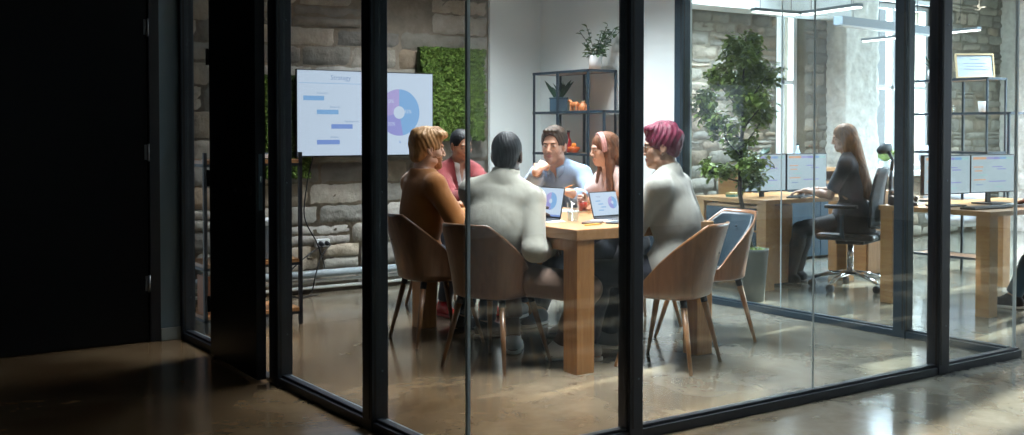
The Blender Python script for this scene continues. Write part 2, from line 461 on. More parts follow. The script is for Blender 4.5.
def person(J, label, skin, toe_dirs=None, legs_bare=0., handspec=None, shoe=None, shoe_sole=None, group=None, hf=.0035, hcoarse=.008, shoe_name='shoe', foot_r=1.):
    lo, hi = bbox_of(J)
    fine = [(J.hc-.14, J.hc+.14)]
    handspec = handspec or {}
    for g in handspec: fine.append((J.wr[g]-.09, J.wr[g]+.09))
    S = SDF(lo, hi, hcoarse, fine, hf)
    torso(S, J)
    for g in 'LR':
        arm(S, J, g); leg(S, J, g)
        td = nrm(list(toe_dirs[g])+[0]) if toe_dirs and g in toe_dirs else nrm([J.f[0],J.f[1],0])
        J.toe[g] = td
        a = J.an[g]; hz = np.array([a[0], a[1], 0.])
        S.cone(hz - td*.045 + [0,0,.035], hz + td*.15 + [0,0,.024], .030, .020, .02)
        S.cone(a, hz - td*.03 + [0,0,.04], .036, .032, .02)
    for g, sg in (('L',-1),('R',1)):
        if g in handspec: f, n, c = handspec[g]
        else: f, n, c = J.wr[g]-J.el[g], (0,0,-1), (.35,.5,.3)
        hand(S, J.wr[g], f, n, sg, c, J.s*(.92 if J.female else 1.))
    head_sdf(S, J)
    V, Q = S.mesh()
    V = smooth_mesh(V, Q, 1, .3)
    cen = V[Q].mean(1); h = hlocal(J, cen); mi = np.zeros(len(Q), int)
    lips = (np.abs(h[:,0])<.024)&(h[:,1]>.074)&(h[:,1]<.115)&(np.abs(h[:,2]+.0665)<.0115*(1-(np.abs(h[:,0])/.026)**2))
    mi[lips] = 1
    for g in (-1,1):
        d = (h[:,0]-g*.030); z = h[:,2]-.001
        m = ((d/.0125)**2+(z/.0046)**2 < 1)&(h[:,1]>.07)&(h[:,1]<.1); mi[m] = 2
        m = (d*d+z*z*1.1 < .0047**2)&(h[:,1]>.07)&(h[:,1]<.1); mi[m] = 3
    org = np.array([J.P[0], J.P[1], 0.])
    o = mesh_np('person', V-org, Q, skin, None, tuple(org), midx=mi)
    tag(o, label, 'person', group)
    J.o = o; J.org = org
    if shoe:
        for g in 'LR': make_shoe(J, g, shoe, shoe_sole, shoe_name, foot_r)
    return o
def piece(J, S, name, m, it=1, fold=0., seed=1, f=18., lab=None, aniso=(1,1,.6), lam=.4):
    V, Q = S.mesh()
    if it: V = smooth_mesh(V, Q, it, lam)
    if fold:
        V = V + normals(V, Q)*(fold_noise(V, seed, f, aniso)*fold*1.35)[:,None].astype(np.float32)
    o = mesh_np(name, V-J.org, Q, m, J.o)
    if lab: o['label'] = lab
    return o
def make_shoe(J, g, m, sole, name='shoe', fr=1.):
    td = J.toe[g]; a = J.an[g]; hz = np.array([a[0], a[1], 0.]); side = np.cross(td, [0,0,1])
    lo = hz-.24; hi = hz+.24; lo[2] = -.004; hi[2] = .17
    R = np.stack([side, td, [0,0,1]], 1)
    S = SDF(lo, hi, .005)
    S.ell(hz+td*.1+[0,0,.032], (.047*fr,.1,.032*fr), R, .02)
    S.ell(hz-td*.02+[0,0,.05], (.042*fr,.062,.048), R, .03)
    S.cone(hz-td*.02+[0,0,.05], a+td*.005+[0,0,.0], .042, .043, .02)
    S.cone(hz+td*.04+[0,0,.065], hz+td*.11+[0,0,.04], .03, .024, .02)
    S.cutplane(hz+[0,0,.018], (0,0,-1)); S.cutplane(a+[0,0,.02], (0,0,1))
    o = piece(J, S, name, m, 1)
    S = SDF(lo, hi, .004)
    S.ell(hz+td*.1+[0,0,.012], (.051*fr,.105,.05), R, .02); S.ell(hz-td*.02+[0,0,.012], (.045*fr,.066,.05), R, .04)
    S.cutplane(hz+[0,0,.003], (0,0,-1)); S.cutplane(hz+[0,0,.022], (0,0,1))
    V, Q = S.mesh()
    so = mesh_np('sole', V-J.org, Q, sole or m, o)
def top(J, name, m, e=.014, upto=.97, fold=.0045, seed=3, f=20., carve=None, hem=None, collar=None, h=.0065, lab=None, vee=None, arms='LR', skirt=0., short=None, puff=0.):
    lo, hi = bbox_of(J)
    lo[2] = max(lo[2], min(J.P[2]-.22, J.P[2]-skirt-.05)); S = SDF(lo, hi, h)
    torso(S, J, e)
    if skirt:
        S.cone(J.P, J.P-np.array([0,0,skirt])-J.f*.02, .14*J.s+e, .15*J.s+e, .05, flat=(J.r, 1.25))
    for g in arms:
        arm(S, J, g, e, upto if short is None else short)
        if puff: S.ell(J.sh[g]*.7+J.el[g]*.3, (.075+puff,.075+puff,.075), None, .03)
        if upto < 1 or short is not None:
            u = upto if short is None else short
            if u <= .5:
                p = J.sh[g]+(J.el[g]-J.sh[g])*u*2; d = nrm(J.el[g]-J.sh[g])
            else:
                p = J.el[g]+(J.wr[g]-J.el[g])*(u-.5)*2; d = nrm(J.wr[g]-J.el[g])
            S.cutplane(p, d, p-.075, p+.075) if u > .5 else S.cutplane(p, d, p-.1, J.el[g]+.1 if False else p+.1)
    if hem is None: hem = .035
    S.cutplane(J.P-np.array([0,0,max(hem, skirt)]), (0,0,-1))
    # neck opening
    C = J.C; top_ = J.N + J.sd*.012*J.s
    S.cone(J.N+J.sd*.03*J.s+C[:,1]*.012, J.N+J.sd*.12*J.s+C[:,1]*.02, .060*J.s, .07*J.s, .006, 'sub')
    if vee:     # wedge-shaped opening down the chest
        w, dpt = vee
        for i in range(9):
            t = i/8; p = J.N - J.sd*(dpt*t-.02) + C[:,1]*(.105+.03*t)*J.s
            rr = w*(1-t)+.006
            S.ell(p, (rr, .075, .022+rr*.3), C, .003, 'sub')
    if carve: carve(S)
    if collar == 'turtle' or collar == 'crew':
        hgt = .075 if collar == 'turtle' else .03
        a = J.N+J.sd*.0*J.s; b = J.N+J.sd*hgt*J.s+C[:,1]*.008
        r0 = (.063 if J.female else .07)*J.s
        S.cone(a, b, r0+.006, r0, .012)
        q = J.N+J.sd*(hgt+.0)*J.s
        S.cutplane(J.N+J.sd*(hgt+.01)*J.s, J.sd, q-.1, q+.16)
        S.cone(b-J.sd*.03, b+J.sd*.15, r0-.008, r0-.006, .002, 'sub')
    return piece(J, S, name, m, 2, fold, seed, f, lab)
def shirt_collar(J, m, name='collar', spread=.45, hgt=.042, r0=None, lab=None, parent=None):
    """stand-and-fall collar as an open band with two points"""
    bm = bmesh.new(); C = J.C; r0 = r0 or (.062 if J.female else .068)*J.s; n = 36; rows = []
    for i in range(n+1):
        a = -PI+spread*.5 + (2*PI-spread)*i/n; a += 0    # a=+-pi is the front
        dx, dy = math.sin(a), -math.cos(a)*(-1)
        d = C[:,0]*math.sin(a) - C[:,1]*math.cos(a)*(-1)*(-1)
        d = C[:,0]*math.sin(a) - C[:,1]*math.cos(a)
        front = max(0, -math.cos(a))**6
        base = J.N - J.sd*.004 + C[:,1]*.012
        low = base + d*(r0+.004); topv = base + J.sd*(hgt+.006-front*.012) + d*(r0-.004)
        fall = base + d*(r0+.016+front*.006) - J.sd*(-.002+front*.040) + J.sd*.0
        mid_ = base + J.sd*(hgt-.004-front*.012) + d*(r0+.007)
        rows.append([bm.verts.new(Vector(p - J.org)) for p in (low, topv, mid_, fall)])
    for a, b in zip(rows, rows[1:]):
        for k in range(3): bm.faces.new((a[k], a[k+1], b[k+1], b[k]))
    o = obj(name, bm, m, parent or J.o, smooth=True)
    md = o.modifiers.new('t', 'SOLIDIFY'); md.thickness = .003; md.offset = 0
    if lab: o['label'] = lab
    return o
def trousers(J, name, m, e=.012, upto=.95, fold=.004, seed=5, h=.0075, lab=None):
    lo, hi = bbox_of(J, .2); lo[2] = 0.; hi[2] = J.P[2]+.16
    S = SDF(lo, hi, h)
    S.ell(J.P, (.165*J.s+e,.118*J.s+e,.118*J.s+e), rot_axes(J.f,[0,0,1]), .04)
    for g in 'LR':
        leg(S, J, g, e, upto)
        d = nrm(J.an[g]-J.kn[g]); p = J.kn[g]+(J.an[g]-J.kn[g])*upto
        S.cutplane(p, d, p-.09, p+.09)
    S.cutplane(J.P+np.array([0,0,.09]), (0,0,1))
    return piece(J, S, name, m, 2, fold, seed, 22., lab)
def hair(J, m, style, name='hair', seed=2, lab=None, h=.0035):
    s = J.s*(.95 if J.female else 1.); H = J.H; c = J.hc
    def W(x,y,z): return c + H@np.array([x,y,z])*s
    dn = .62 if style.startswith('long') else (.14 if style != 'bun' else .16)
    lo = c - np.array([.2,.2,dn]); hi = c + np.array([.2,.2,.17])
    S = SDF(lo, hi, h if dn < .3 else .0045)
    def E(x,y,z,rx,ry,rz,k=.015,op='add',R=H): S.ell(W(x,y,z), (rx*s,ry*s,rz*s), R, k, op)
    if style == 'short' or style == 'crop':
        t = .011 if style == 'short' else .005
        E(0,-.016,.036, .075+t,.094+t,.084+t*1.5, .01)
        E(0,-.055,-.03, .062+t*.6,.045+t*.6,.055, .02)
        E(0,.095,-.028, .082,.060,.110, .006,'sub')
        S.cone(W(-.1,.03,-.055), W(.1,.03,-.055), .058*s, .058*s, .006, 'sub')
        E(0,-.05,-.125, .12,.09,.05, .006,'sub')
        for g in (-1,1): E(g*.086,-.004,-.03, .022,.022,.040, .004,'sub')
        if style == 'short': E(0,.062,.098, .052,.03,.020, .02)
    elif style == 'wavy':
        E(0,-.018,.036, .088,.106,.100, .01)
        E(0,-.06,-.035, .070,.052,.060, .02)
        E(0,.100,-.034, .084,.062,.104, .006,'sub')
        S.cone(W(-.1,.04,-.055), W(.1,.04,-.055), .050*s, .050*s, .006, 'sub')
        E(0,-.05,-.135, .12,.09,.05, .006,'sub')
        for g in (-1,1): E(g*.088,.004,-.03, .020,.022,.036, .004,'sub')
        for x,y,z,r in ((-.02,.075,.09,.030),(.025,.078,.088,.032),(.05,.05,.085,.03),(-.05,.05,.08,.03),(0,.045,.11,.035),(.0,-.08,.09,.032),(.05,-.06,.07,.035),(-.05,-.06,.07,.035)):
            E(x,y,z, r,r,r*.8,.02)
    elif style == 'pixie':
        E(0,-.018,.038, .088,.103,.098, .01)
        E(0,-.055,-.015, .064,.050,.052, .02)
        E(0,.100,-.045, .085,.062,.090, .006,'sub')
        S.cone(W(-.1,.045,-.06), W(.1,.045,-.06), .052*s, .052*s, .006, 'sub')
        E(0,-.06,-.118, .12,.09,.05, .006,'sub')
        for g in (-1,1): E(g*.090,.0,-.035, .018,.020,.036, .004,'sub')
        for x,y,z,r in ((0,.06,.10,.034),(.035,.04,.10,.032),(-.035,.04,.10,.03),(0,-.05,.115,.036),(0,.0,.12,.03),(.0,-.095,.06,.03)):
            E(x,y,z, r,r,r*.7,.025)
    elif style == 'bun':
        E(0,-.016,.034, .081,.099,.090, .01)
        E(0,-.06,-.02, .058,.045,.05, .02)
        E(0,.096,-.032, .083,.060,.116, .006,'sub')
        S.cone(W(-.1,.03,-.055), W(.1,.03,-.055), .056*s, .056*s, .006, 'sub')
        E(0,-.05,-.125, .12,.09,.05, .006,'sub')
        for g in (-1,1): E(g*.084,.0,-.03, .018,.022,.038, .004,'sub')
        E(0,-.115,-.01, .036,.032,.036, .008)
    elif style.startswith('long'):
        E(0,-.018,.034, .086,.104,.095, .01)
        back = J.N - J.sd*(.20 if style=='long' else .30) - J.C[:,1]*(.135)
        nk = W(0,-.075,-.06)
        S.cone(nk, back, .062*s, .050*s, .03, flat=(J.C[:,0], 1.7))
        E(0,-.05,-.04, .078,.065,.09, .03)
        for g in (-1,1):
            S.cone(W(g*.072,.0,-.01), W(g*.078,-.005,-.11), .028*s, .030*s, .02)
            if style == 'long':
                fr = J.N - J.sd*.17 + J.C[:,1]*.115 + J.C[:,0]*g*.095
                S.cone(W(g*.078,-.005,-.11), fr, .030*s, .020*s, .02, flat=(J.C[:,0], 1.3))
        E(0,.102,-.050, .066,.066,.104, .006,'sub')
        S.cone(W(0,.06,-.12), J.N+J.C[:,1]*.17, .07*s, .062*s, .01, 'sub')
    V, Q = S.mesh(); V = smooth_mesh(V, Q, 1, .4); Nn = normals(V, Q); hl = hlocal(J, V)
    amp, fr = {'short':(.0014,90),'crop':(.0006,160),'wavy':(.0013,90),'pixie':(.0018,80),'bun':(.0007,90)}.get(style, (.0010,110))
    ang = np.arctan2(hl[:,0], hl[:,1]+.0)
    st = np.sin(ang*fr*.22+6*np.sin(hl[:,2]*22+seed)) + .6*np.sin(hl[:,0]*fr*3+hl[:,1]*fr*2+3*np.sin(hl[:,2]*35))
    V = V + Nn*(amp*st)[:,None].astype(np.float32)
    o = mesh_np(name, V-J.org, Q, m, J.o)
    if lab: o['label'] = lab
    return o
def head_extra(J, name, m, prims, h=.0022, lab=None, parent=None):
    """small things on the head given in head coordinates: ('c',a,b,ra,rb) or ('e',c,r)"""
    s = J.s*(.95 if J.female else 1.)
    W = lambda p: J.hc + J.H@np.array(p)*s
    pts = []
    for p in prims: pts += [W(p[1])] + ([W(p[2])] if p[0]=='c' else [])
    R = max(max(p[2]) if p[0]=='e' else max(p[3],p[4]) for p in prims)+.015
    pts = np.array(pts); S = SDF(pts.min(0)-R, pts.max(0)+R, h)
    for p in prims:
        if p[0]=='c': S.cone(W(p[1]), W(p[2]), p[3]*s, p[4]*s, .001)
        else: S.ell(W(p[1]), [x*s for x in p[2]], J.H, .002)
    V, Q = S.mesh()
    o = mesh_np(name, V-J.org, Q, m, parent or J.o)
    if lab: o['label'] = lab
    return o
def brows(J, m):
    pr = []
    for g in (-1,1): pr += [('c',(g*.016,.0885,.0165),(g*.032,.086,.0205),.0032,.0032),('c',(g*.032,.086,.0205),(g*.044,.074,.016),.0032,.002)]
    head_extra(J, 'eyebrows', m, pr)
# ------------------------------------------------------------------ camera
cam = bpy.data.cameras.new('camera'); co = bpy.data.objects.new('camera', cam); COL.objects.link(co)
cam.sensor_width = 36.; cam.lens = 36.*1082/1024; cam.shift_y = -59.1/1024; cam.clip_start = .05
yaw = math.atan(752/1082)
co.location = (0,0,1.25); co.rotation_euler = (PI/2 - math.radians(1.4), 0, -yaw)
SC.camera = co

# ------------------------------------------------------------------ palette
FRAME = mat('frame_black_steel', (.024,.030,.042), .38, .3)
BLK = mat('black_powder_coat', (.012,.014,.02), .45, .2)
NAVY = mat('shelf_dark_blue_steel', (.018,.035,.055), .42, .3)
SILV = mat('glass_edge_polished', (.55,.65,.70), .3, .0)
CHR = mat('chrome', (.75,.77,.8), .12, 1.)
WHT = mat('white_paint', (.76,.82,.83), .7, var=.02, vscale=2, bump=.05, bscale=90)
OAK = wood('oak_honey', (.36,.155,.045), (.50,.24,.08), .36, 'Z')
OAKX = wood('oak_honey_top', (.42,.21,.085), (.54,.30,.14), .30, 'Y')
OAKD = wood('oak_desk', (.42,.20,.07), (.56,.31,.12), .35, 'Y')
WAL = wood('walnut_shell', (.085,.040,.019), (.14,.068,.034), .32, 'Z', .8, .3)
WALLT = wood('walnut_shell_lighter', (.20,.085,.032), (.30,.135,.055), .30, 'Z', .8, .3)
WALL_LEG = wood('walnut_leg', (.13,.06,.025), (.20,.095,.04), .35, 'Z')
LEGLT = wood('beech_leg', (.30,.145,.06), (.42,.22,.10), .35, 'Z')
PLAS = mat('white_plastic', (.72,.74,.76), .4)
GLASS = glass_mat('pane_glass', (.94,.965,.965), 1.0, 1.45)

# ------------------------------------------------------------------ floor: polished concrete, brown cloudy patches and grey-green ones
def floor_mat():
    m = bpy.data.materials.new('polished_concrete'); m.use_nodes = True; nt = m.node_tree; N = nt.nodes; L = nt.links; b = N['Principled BSDF']
    tc = N.new('ShaderNodeTexCoord')
    n1 = N.new('ShaderNodeTexNoise'); n1.inputs['Scale'].default_value = 1.3; n1.inputs['Detail'].default_value = 7; n1.inputs['Roughness'].default_value = .6; n1.inputs['Distortion'].default_value = .6
    n2 = N.new('ShaderNodeTexNoise'); n2.inputs['Scale'].default_value = 6.; n2.inputs['Detail'].default_value = 8; n2.inputs['Roughness'].default_value = .7; n2.inputs['Distortion'].default_value = 1.
    L.new(tc.outputs['Object'], n1.inputs[0]); L.new(tc.outputs['Object'], n2.inputs[0])
    r1 = N.new('ShaderNodeValToRGB'); e = r1.color_ramp.elements
    e[0].position = .32; e[0].color = (.10,.058,.028,1); e[1].position = .70; e[1].color = (.31,.215,.125,1)
    L.new(n1.outputs['Fac'], r1.inputs[0])
    r2 = N.new('ShaderNodeValToRGB'); e = r2.color_ramp.elements
    e[0].position = .32; e[0].color = (.14,.142,.118,1); e[1].position = .70; e[1].color = (.29,.295,.255,1)
    L.new(n1.outputs['Fac'], r2.inputs[0])
    # the slab turns from warm brown (west) to grey-green (east)
    sx = N.new('ShaderNodeSeparateXYZ'); L.new(tc.outputs['Object'], sx.inputs[0])
    mr = N.new('ShaderNodeMapRange'); mr.inputs[1].default_value = 2.6; mr.inputs[2].default_value = 4.6; L.new(sx.outputs[0], mr.inputs[0])
    mx = N.new('ShaderNodeMix'); mx.data_type = 'RGBA'; L.new(mr.outputs[0], mx.inputs[0]); L.new(r1.outputs[0], mx.inputs[6]); L.new(r2.outputs[0], mx.inputs[7])
    r3 = N.new('ShaderNodeValToRGB'); e = r3.color_ramp.elements
    e[0].position = .3; e[0].color = (.66,.6,.55,1); e[1].position = .66; e[1].color = (1,1,1,1)
    L.new(n2.outputs['Fac'], r3.inputs[0])
    m2 = N.new('ShaderNodeMix'); m2.data_type = 'RGBA'; m2.blend_type = 'MULTIPLY'; m2.inputs[0].default_value = .7
    L.new(mx.outputs[2], m2.inputs[6]); L.new(r3.outputs[0], m2.inputs[7]); L.new(m2.outputs[2], b.inputs['Base Color'])
    rr = N.new('ShaderNodeMapRange'); rr.inputs[3].default_value = .09; rr.inputs[4].default_value = .22; L.new(n2.outputs['Fac'], rr.inputs[0]); L.new(rr.outputs[0], b.inputs['Roughness'])
    b.inputs['Specular IOR Level'].default_value = .7
    bp = N.new('ShaderNodeBump'); bp.inputs['Strength'].default_value = .035; bp.inputs['Distance'].default_value = .02
    n4 = N.new('ShaderNodeTexNoise'); n4.inputs['Scale'].default_value = 3.5; n4.inputs['Detail'].default_value = 4; L.new(tc.outputs['Object'], n4.inputs[0])
    L.new(n4.outputs['Fac'], bp.inputs['Height']); L.new(bp.outputs[0], b.inputs['Normal'])
    return m
XW, XE, YS, YN, ZC = -3., 13.3, -4., 7.8, 2.95
struct('floor', obj('floor', B(XW-.3,XE+.3,YS-.3,YN+.4,-.1,0), floor_mat()))
CEIL = mat('ceiling_paint', (.50,.52,.53), .8)
struct('ceiling', obj('ceiling', B(XW-.3,XE+.3,YS-.3,YN+.4,ZC,ZC+.1), CEIL))
HALL = mat('hall_grey_blue_paint', (.17,.235,.28), .75, bump=.04, bscale=80)
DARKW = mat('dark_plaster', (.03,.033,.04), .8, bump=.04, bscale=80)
struct('wall_west', obj('wall_west', B(XW-.15,XW,YS,YN,0,ZC), DARKW))
# east wall with tall windows (the sun comes through these)
STONEPL = mat('rough_whitewashed_stone', (.70,.69,.64), .9, var=.14, vscale=16, bump=1., bscale=26)
east = [(1.55,2.0),(2.35,2.75),(3.2,3.45),(3.85,4.25),(4.75,5.15),(5.6,6.0),(6.4,6.8)]
bm = bmesh.new(); y = YS
for a, b_ in east:
    box(bm, XE, XE+.3, y, a, 0, ZC); box(bm, XE, XE+.3, a, b_, 0, .55); box(bm, XE, XE+.3, a, b_, 2.75, ZC); y = b_
box(bm, XE, XE+.3, y, YN+.35, 0, ZC)
struct('wall_east', obj('wall_east', bm, STONEPL))
WFR = mat('white_window_frame', (.78,.80,.80), .45)
def window(name, ax, a0, a1, z0, z1, plane, depth, mull=2, trans=1):
    w = struct(name); bm = bmesh.new(); t = .055
    def bx(u0,u1,v0,v1):
        if ax == 'x': box(bm, plane, plane+depth, u0, u1, v0, v1)
        else: box(bm, u0, u1, plane, plane+depth, v0, v1)
    bx(a0,a0+t,z0,z1); bx(a1-t,a1,z0,z1); bx(a0+t,a1-t,z0,z0+t); bx(a0+t,a1-t,z1-t,z1)
    for i in range(1, mull): c = a0+(a1-a0)*i/mull; bx(c-.022,c+.022,z0+t,z1-t)
    for i in range(1, trans+1): c = z0+(z1-z0)*(.0+i/(trans+1)); bx(a0+t,a1-t,c-.02,c+.02)
    obj('window_frame', bm, WFR, w)
    p = plane+depth*.5
    g = B(p-.003,p+.003,a0+t,a1-t,z0+t,z1-t) if ax=='x' else B(a0+t,a1-t,p-.003,p+.003,z0+t,z1-t)
    obj('pane', g, GLASS, w)
    return w
for i, (a, b_) in enumerate(east): window('window_%d' % (i+3), 'x', a, b_, .55, 2.75, XE+.1, .08, 1, 1)

# ---- stone block walls (one mesh each, every block modelled)
def stone_wall(name, x0, x1, y, z1, holes=(), bh=(.13,.20), bw=(.26,.66), tones=None, mortar=(.33,.25,.19), seed=1, bulge=.035, label=None, skip=None):
    r = random.Random(seed); bm = bmesh.new(); lay = bm.loops.layers.color.new('tone')
    def face(vs, c):
        f = bm.faces.new(vs)
        for l in f.loops: l[lay] = (*c, 1)
        f.smooth = True
    mc = mortar
    segs = [(x0, x1, 0, z1)]
    for hx0,hx1,hz0,hz1 in holes:
        ns = []
        for a,b,c,d in segs:
            if hx1<=a or hx0>=b: ns.append((a,b,c,d)); continue
            if a<hx0: ns.append((a,hx0,c,d))
            if hx1<b: ns.append((hx1,b,c,d))
            ns.append((max(a,hx0),min(b,hx1),c,hz0)); ns.append((max(a,hx0),min(b,hx1),hz1,d))
        segs = [q for q in ns if q[1]-q[0]>.001 and q[3]-q[2]>.001]
    for a,b,c,d in segs:     # the wall body
        vs = [bm.verts.new(p) for p in ((a,y,c),(b,y,c),(b,y+.3,c),(a,y+.3,c),(a,y,d),(b,y,d),(b,y+.3,d),(a,y+.3,d))]
        for f in ((3,2,1,0),(4,5,6,7),(0,1,5,4),(1,2,6,5),(2,3,7,6),(3,0,4,7)): face([vs[i] for i in f], mc)
    z = .02
    while z < z1-.05:
        h = min(r.uniform(*bh), z1-z); x = x0 - r.uniform(0,.3)
        while x < x1:
            w = r.uniform(*bw); a, b = max(x,x0)+.005, min(x+w,x1)-.005; x += w
            if b-a < .05: continue
            subs = [(z, h)] if r.random() > .12 else [(z, h*.5), (z+h*.5, h*.5)]
            for zz, hh in subs:
                blocked = False
                for hx0,hx1,hz0,hz1 in holes:
                    if b>hx0 and a<hx1 and zz+hh>hz0 and zz<hz1:
                        if a < hx0-.06 : b = hx0
                        elif b > hx1+.06: a = hx1
                        else: blocked = True
                if skip and skip(a,b,zz,hh): blocked = True
                if blocked or b-a<.05: continue
                c = r.choice(tones); v = r.uniform(.88,1.10); c = tuple(min(1,q*v) for q in c)
                g = r.uniform(.001,.005); nx, nz = max(4,int((b-a)/.035)), max(4,int(hh/.03)); off = r.uniform(0,99); out = r.uniform(.3,1.)*bulge
                tl, tr = r.uniform(-.014,.014), r.uniform(-.014,.014)
                G = []
                for i in range(nx+1):
                    row = []
                    for j in range(nz+1):
                        u, v_ = i/nx, j/nz
                        ed = min(u*(b-a), (1-u)*(b-a), v_*hh, (1-v_)*hh)
                        p = Vector((a+(b-a)*u, 0, zz+hh*v_))
                        n_ = noise.noise(Vector((p.x*8+off, off, p.z*11)))*.7 + noise.noise(Vector((p.x*21, off, p.z*26)))*.55
                        prof = min(1, (ed/.016))**.6
                        dy = out*prof + n_*.022*prof - .004*(1-prof)
                        wx = g*(1 if u<.5 else -1)*(1-min(1,ed/.03)) + noise.noise(Vector((p.x*7, off+3, p.z*7)))*.012 + noise.noise(Vector((p.x*30, off+3, p.z*30)))*.007
                        wz = noise.noise(Vector((p.x*6+5, off, p.z*6)))*.014 + noise.noise(Vector((p.x*26+5, off, p.z*26)))*.008 + (tl*(1-u)+tr*u)*(v_-.5)*1.2 + g*(.5-v_)*1.4
                        xx = min(max(p.x+wx, x0), x1)
                        row.append(bm.verts.new((xx, y-dy, max(0,p.z+wz))))
                    G.append(row)
                for i in range(nx):
                    for j in range(nz): face((G[i][j], G[i+1][j], G[i+1][j+1], G[i][j+1]), c)
        z += h
    me = bpy.data.meshes.new(name); bm.to_mesh(me); bm.free(); me.materials.append(attr_mat('stone_blocks'))
    o = bpy.data.objects.new(name, me); link(o); struct(name, o)
    return o
TN = [(.66,.65,.62),(.62,.615,.59),(.72,.70,.66),(.57,.56,.54),(.64,.62,.58),(.67,.63,.57),(.60,.59,.57),(.64,.57,.49),(.70,.69,.67)]
smooth_patch = lambda a,b,z,h: (a>3.85 and b<4.62 and z>1.95 and z<2.32)
stone_wall('wall_north', 2.16, 5.17, YN, ZC, tones=TN, seed=4, bulge=.030, mortar=(.58,.54,.49), skip=smooth_patch)
struct('wall_north_plaster', obj('wall_north_plaster', B(5.17,5.71,YN-.03,YN+.3,0,ZC), WHT))
TG = [(.56,.54,.49),(.52,.51,.47),(.61,.58,.52),(.49,.48,.44),(.58,.53,.46),(.55,.54,.50)]
WX0, WX1, WZ0, WZ1 = 10.25, 11.62, .80, 2.75
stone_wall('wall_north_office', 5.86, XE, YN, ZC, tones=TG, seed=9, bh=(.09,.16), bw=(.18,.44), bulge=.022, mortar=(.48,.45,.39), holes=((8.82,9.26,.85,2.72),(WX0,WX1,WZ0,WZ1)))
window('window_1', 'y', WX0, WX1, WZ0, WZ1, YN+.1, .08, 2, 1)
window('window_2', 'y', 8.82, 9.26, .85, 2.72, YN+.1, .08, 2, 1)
struct('trim_1', obj('trim_1', B(WX0-.05,WX1+.05,YN-.16,YN+.1,WZ0-.06,WZ0), WFR, bevel=.008))          # window sill
bm = bmesh.new(); box(bm, WX0-.03,WX0+.0,YN-.03,YN+.2,WZ0,WZ1); box(bm, WX1,WX1+.03,YN-.03,YN+.2,WZ0,WZ1); box(bm, WX0-.03,WX1+.03,YN-.03,YN+.2,WZ1,WZ1+.05)
struct('trim_2', obj('trim_2', bm, WFR))
# rough whitewashed piers
def pier(name, x0, x1, y0, y1, seed):
    r = random.Random(seed); bm = bmesh.new(); nz = 90; per = []
    pts = []
    nX, nY = 14, 12
    for i in range(nX): pts.append((x0+(x1-x0)*i/nX, y0))
    for i in range(nY): pts.append((x1, y0+(y1-y0)*i/nY))
    for i in range(nX): pts.append((x1-(x1-x0)*i/nX, y1))
    for i in range(nY): pts.append((x0, y1-(y1-y0)*i/nY))
    cx, cy = (x0+x1)/2, (y0+y1)/2; rings = []
    for k in range(nz+1):
        z = ZC*k/nz; ring = []
        for (px,py) in pts:
            d = Vector((px-cx, py-cy, 0)).normalized()
            n_ = noise.noise(Vector((px*5, py*5+seed, z*5)))*.02 + noise.noise(Vector((px*13, py*13, z*13+seed)))*.028
            ring.append(bm.verts.new((px+d.x*n_, py+d.y*n_, z)))
        rings.append(ring)
    for a, b in zip(rings, rings[1:]):
        for k in range(len(pts)): bm.faces.new((a[k], a[(k+1)%len(pts)], b[(k+1)%len(pts)], b[k]))
    struct(name, obj(name, bm, STONEPL, smooth=True))
pier('wall_pier', 9.62, 10.2, 7.55, 7.95, 3)
pier('wall_pier_east', 13.0, 13.35, 7.25, 7.85, 8)
struct('reflection_band', obj('reflection_band', B(5.9,9.6,7.45,7.77,2.46,ZC), WHT, bevel=.01))                            # white box added to stand in for a bright reflection in the glass
# white painted partition wall continuing the glass partition
struct('wall_partition', obj('wall_partition', B(5.71,5.86,6.02,YN,0,ZC), WHT))
# pipes along the stone wall
PIPE = mat('grey_blue_pipe_paint', (.30,.36,.40), .4)
struct('trim_4', obj('trim_4', T([(2.2,YN-.10,.155),(5.1,YN-.10,.155)], .030, 14), PIPE, smooth=True))
bm = bmesh.new()
for z_ in (.045,.095): tube(bm, [(2.2,YN-.07,z_),(5.1,YN-.07,z_)], .013, 10)
struct('trim_5', obj('trim_5', bm, WHT, smooth=True))
# hall: grey wall stub, dark door
struct('wall_hall', obj('wall_hall', B(1.955,2.08,6.5,6.66,0,ZC), HALL))
struct('baseboard_hall', obj('baseboard_hall', B(1.955,2.075,6.484,6.5,0,.075), mat('baseboard_grey',(.32,.36,.36),.5), bevel=.003))
struct('wall_hall_door_side', obj('wall_hall_door_side', B(XW,-.35,6.5,6.66,0,ZC), DARKW))
BD = mat('black_door_paint', (.0025,.003,.004), .4, spec=.2)
d2 = struct('door_2', loc=(0,6.5,0), label='large black flush door at the dark hall end, three steel hinges down its edge')
obj('door_leaf', B(-.33,1.885,.0,.05,.006,2.75), BD, d2, bevel=.003)
struct('hall_door_light_stop', obj('hall_door_light_stop', B(-.4,2.0,6.66,6.76,0,ZC), DARKW))  # added unseen sheet that stops light leaking round the black door
obj('door_frame', box(B(1.893,1.955,-.012,.16,0,ZC), -.35,1.893,-.012,.16,2.76,ZC), mat('door_frame_dark',(.011,.011,.014),.5), d2, bevel=.003)
HS = mat('hinge_steel', (.30,.32,.34), .35, .8)
for z_ in (.30,1.08,1.82):
    h = obj('hinge', tube(T([(1.889,-.008,z_),(1.889,-.008,z_+.1)], .008, 10), [(1.889,-.008,z_-.006),(1.889,-.008,z_)], .005, 8), HS, d2, smooth=True)
    obj('hinge_plate', B(1.868,1.888,-.004,.001,z_+.005,z_+.095), HS, h)
# south wall (behind the viewer)
bm = bmesh.new()
box(bm, XW,XE,YS-.2,YS,0,ZC)
struct('wall_south', obj('wall_south', bm, WHT))

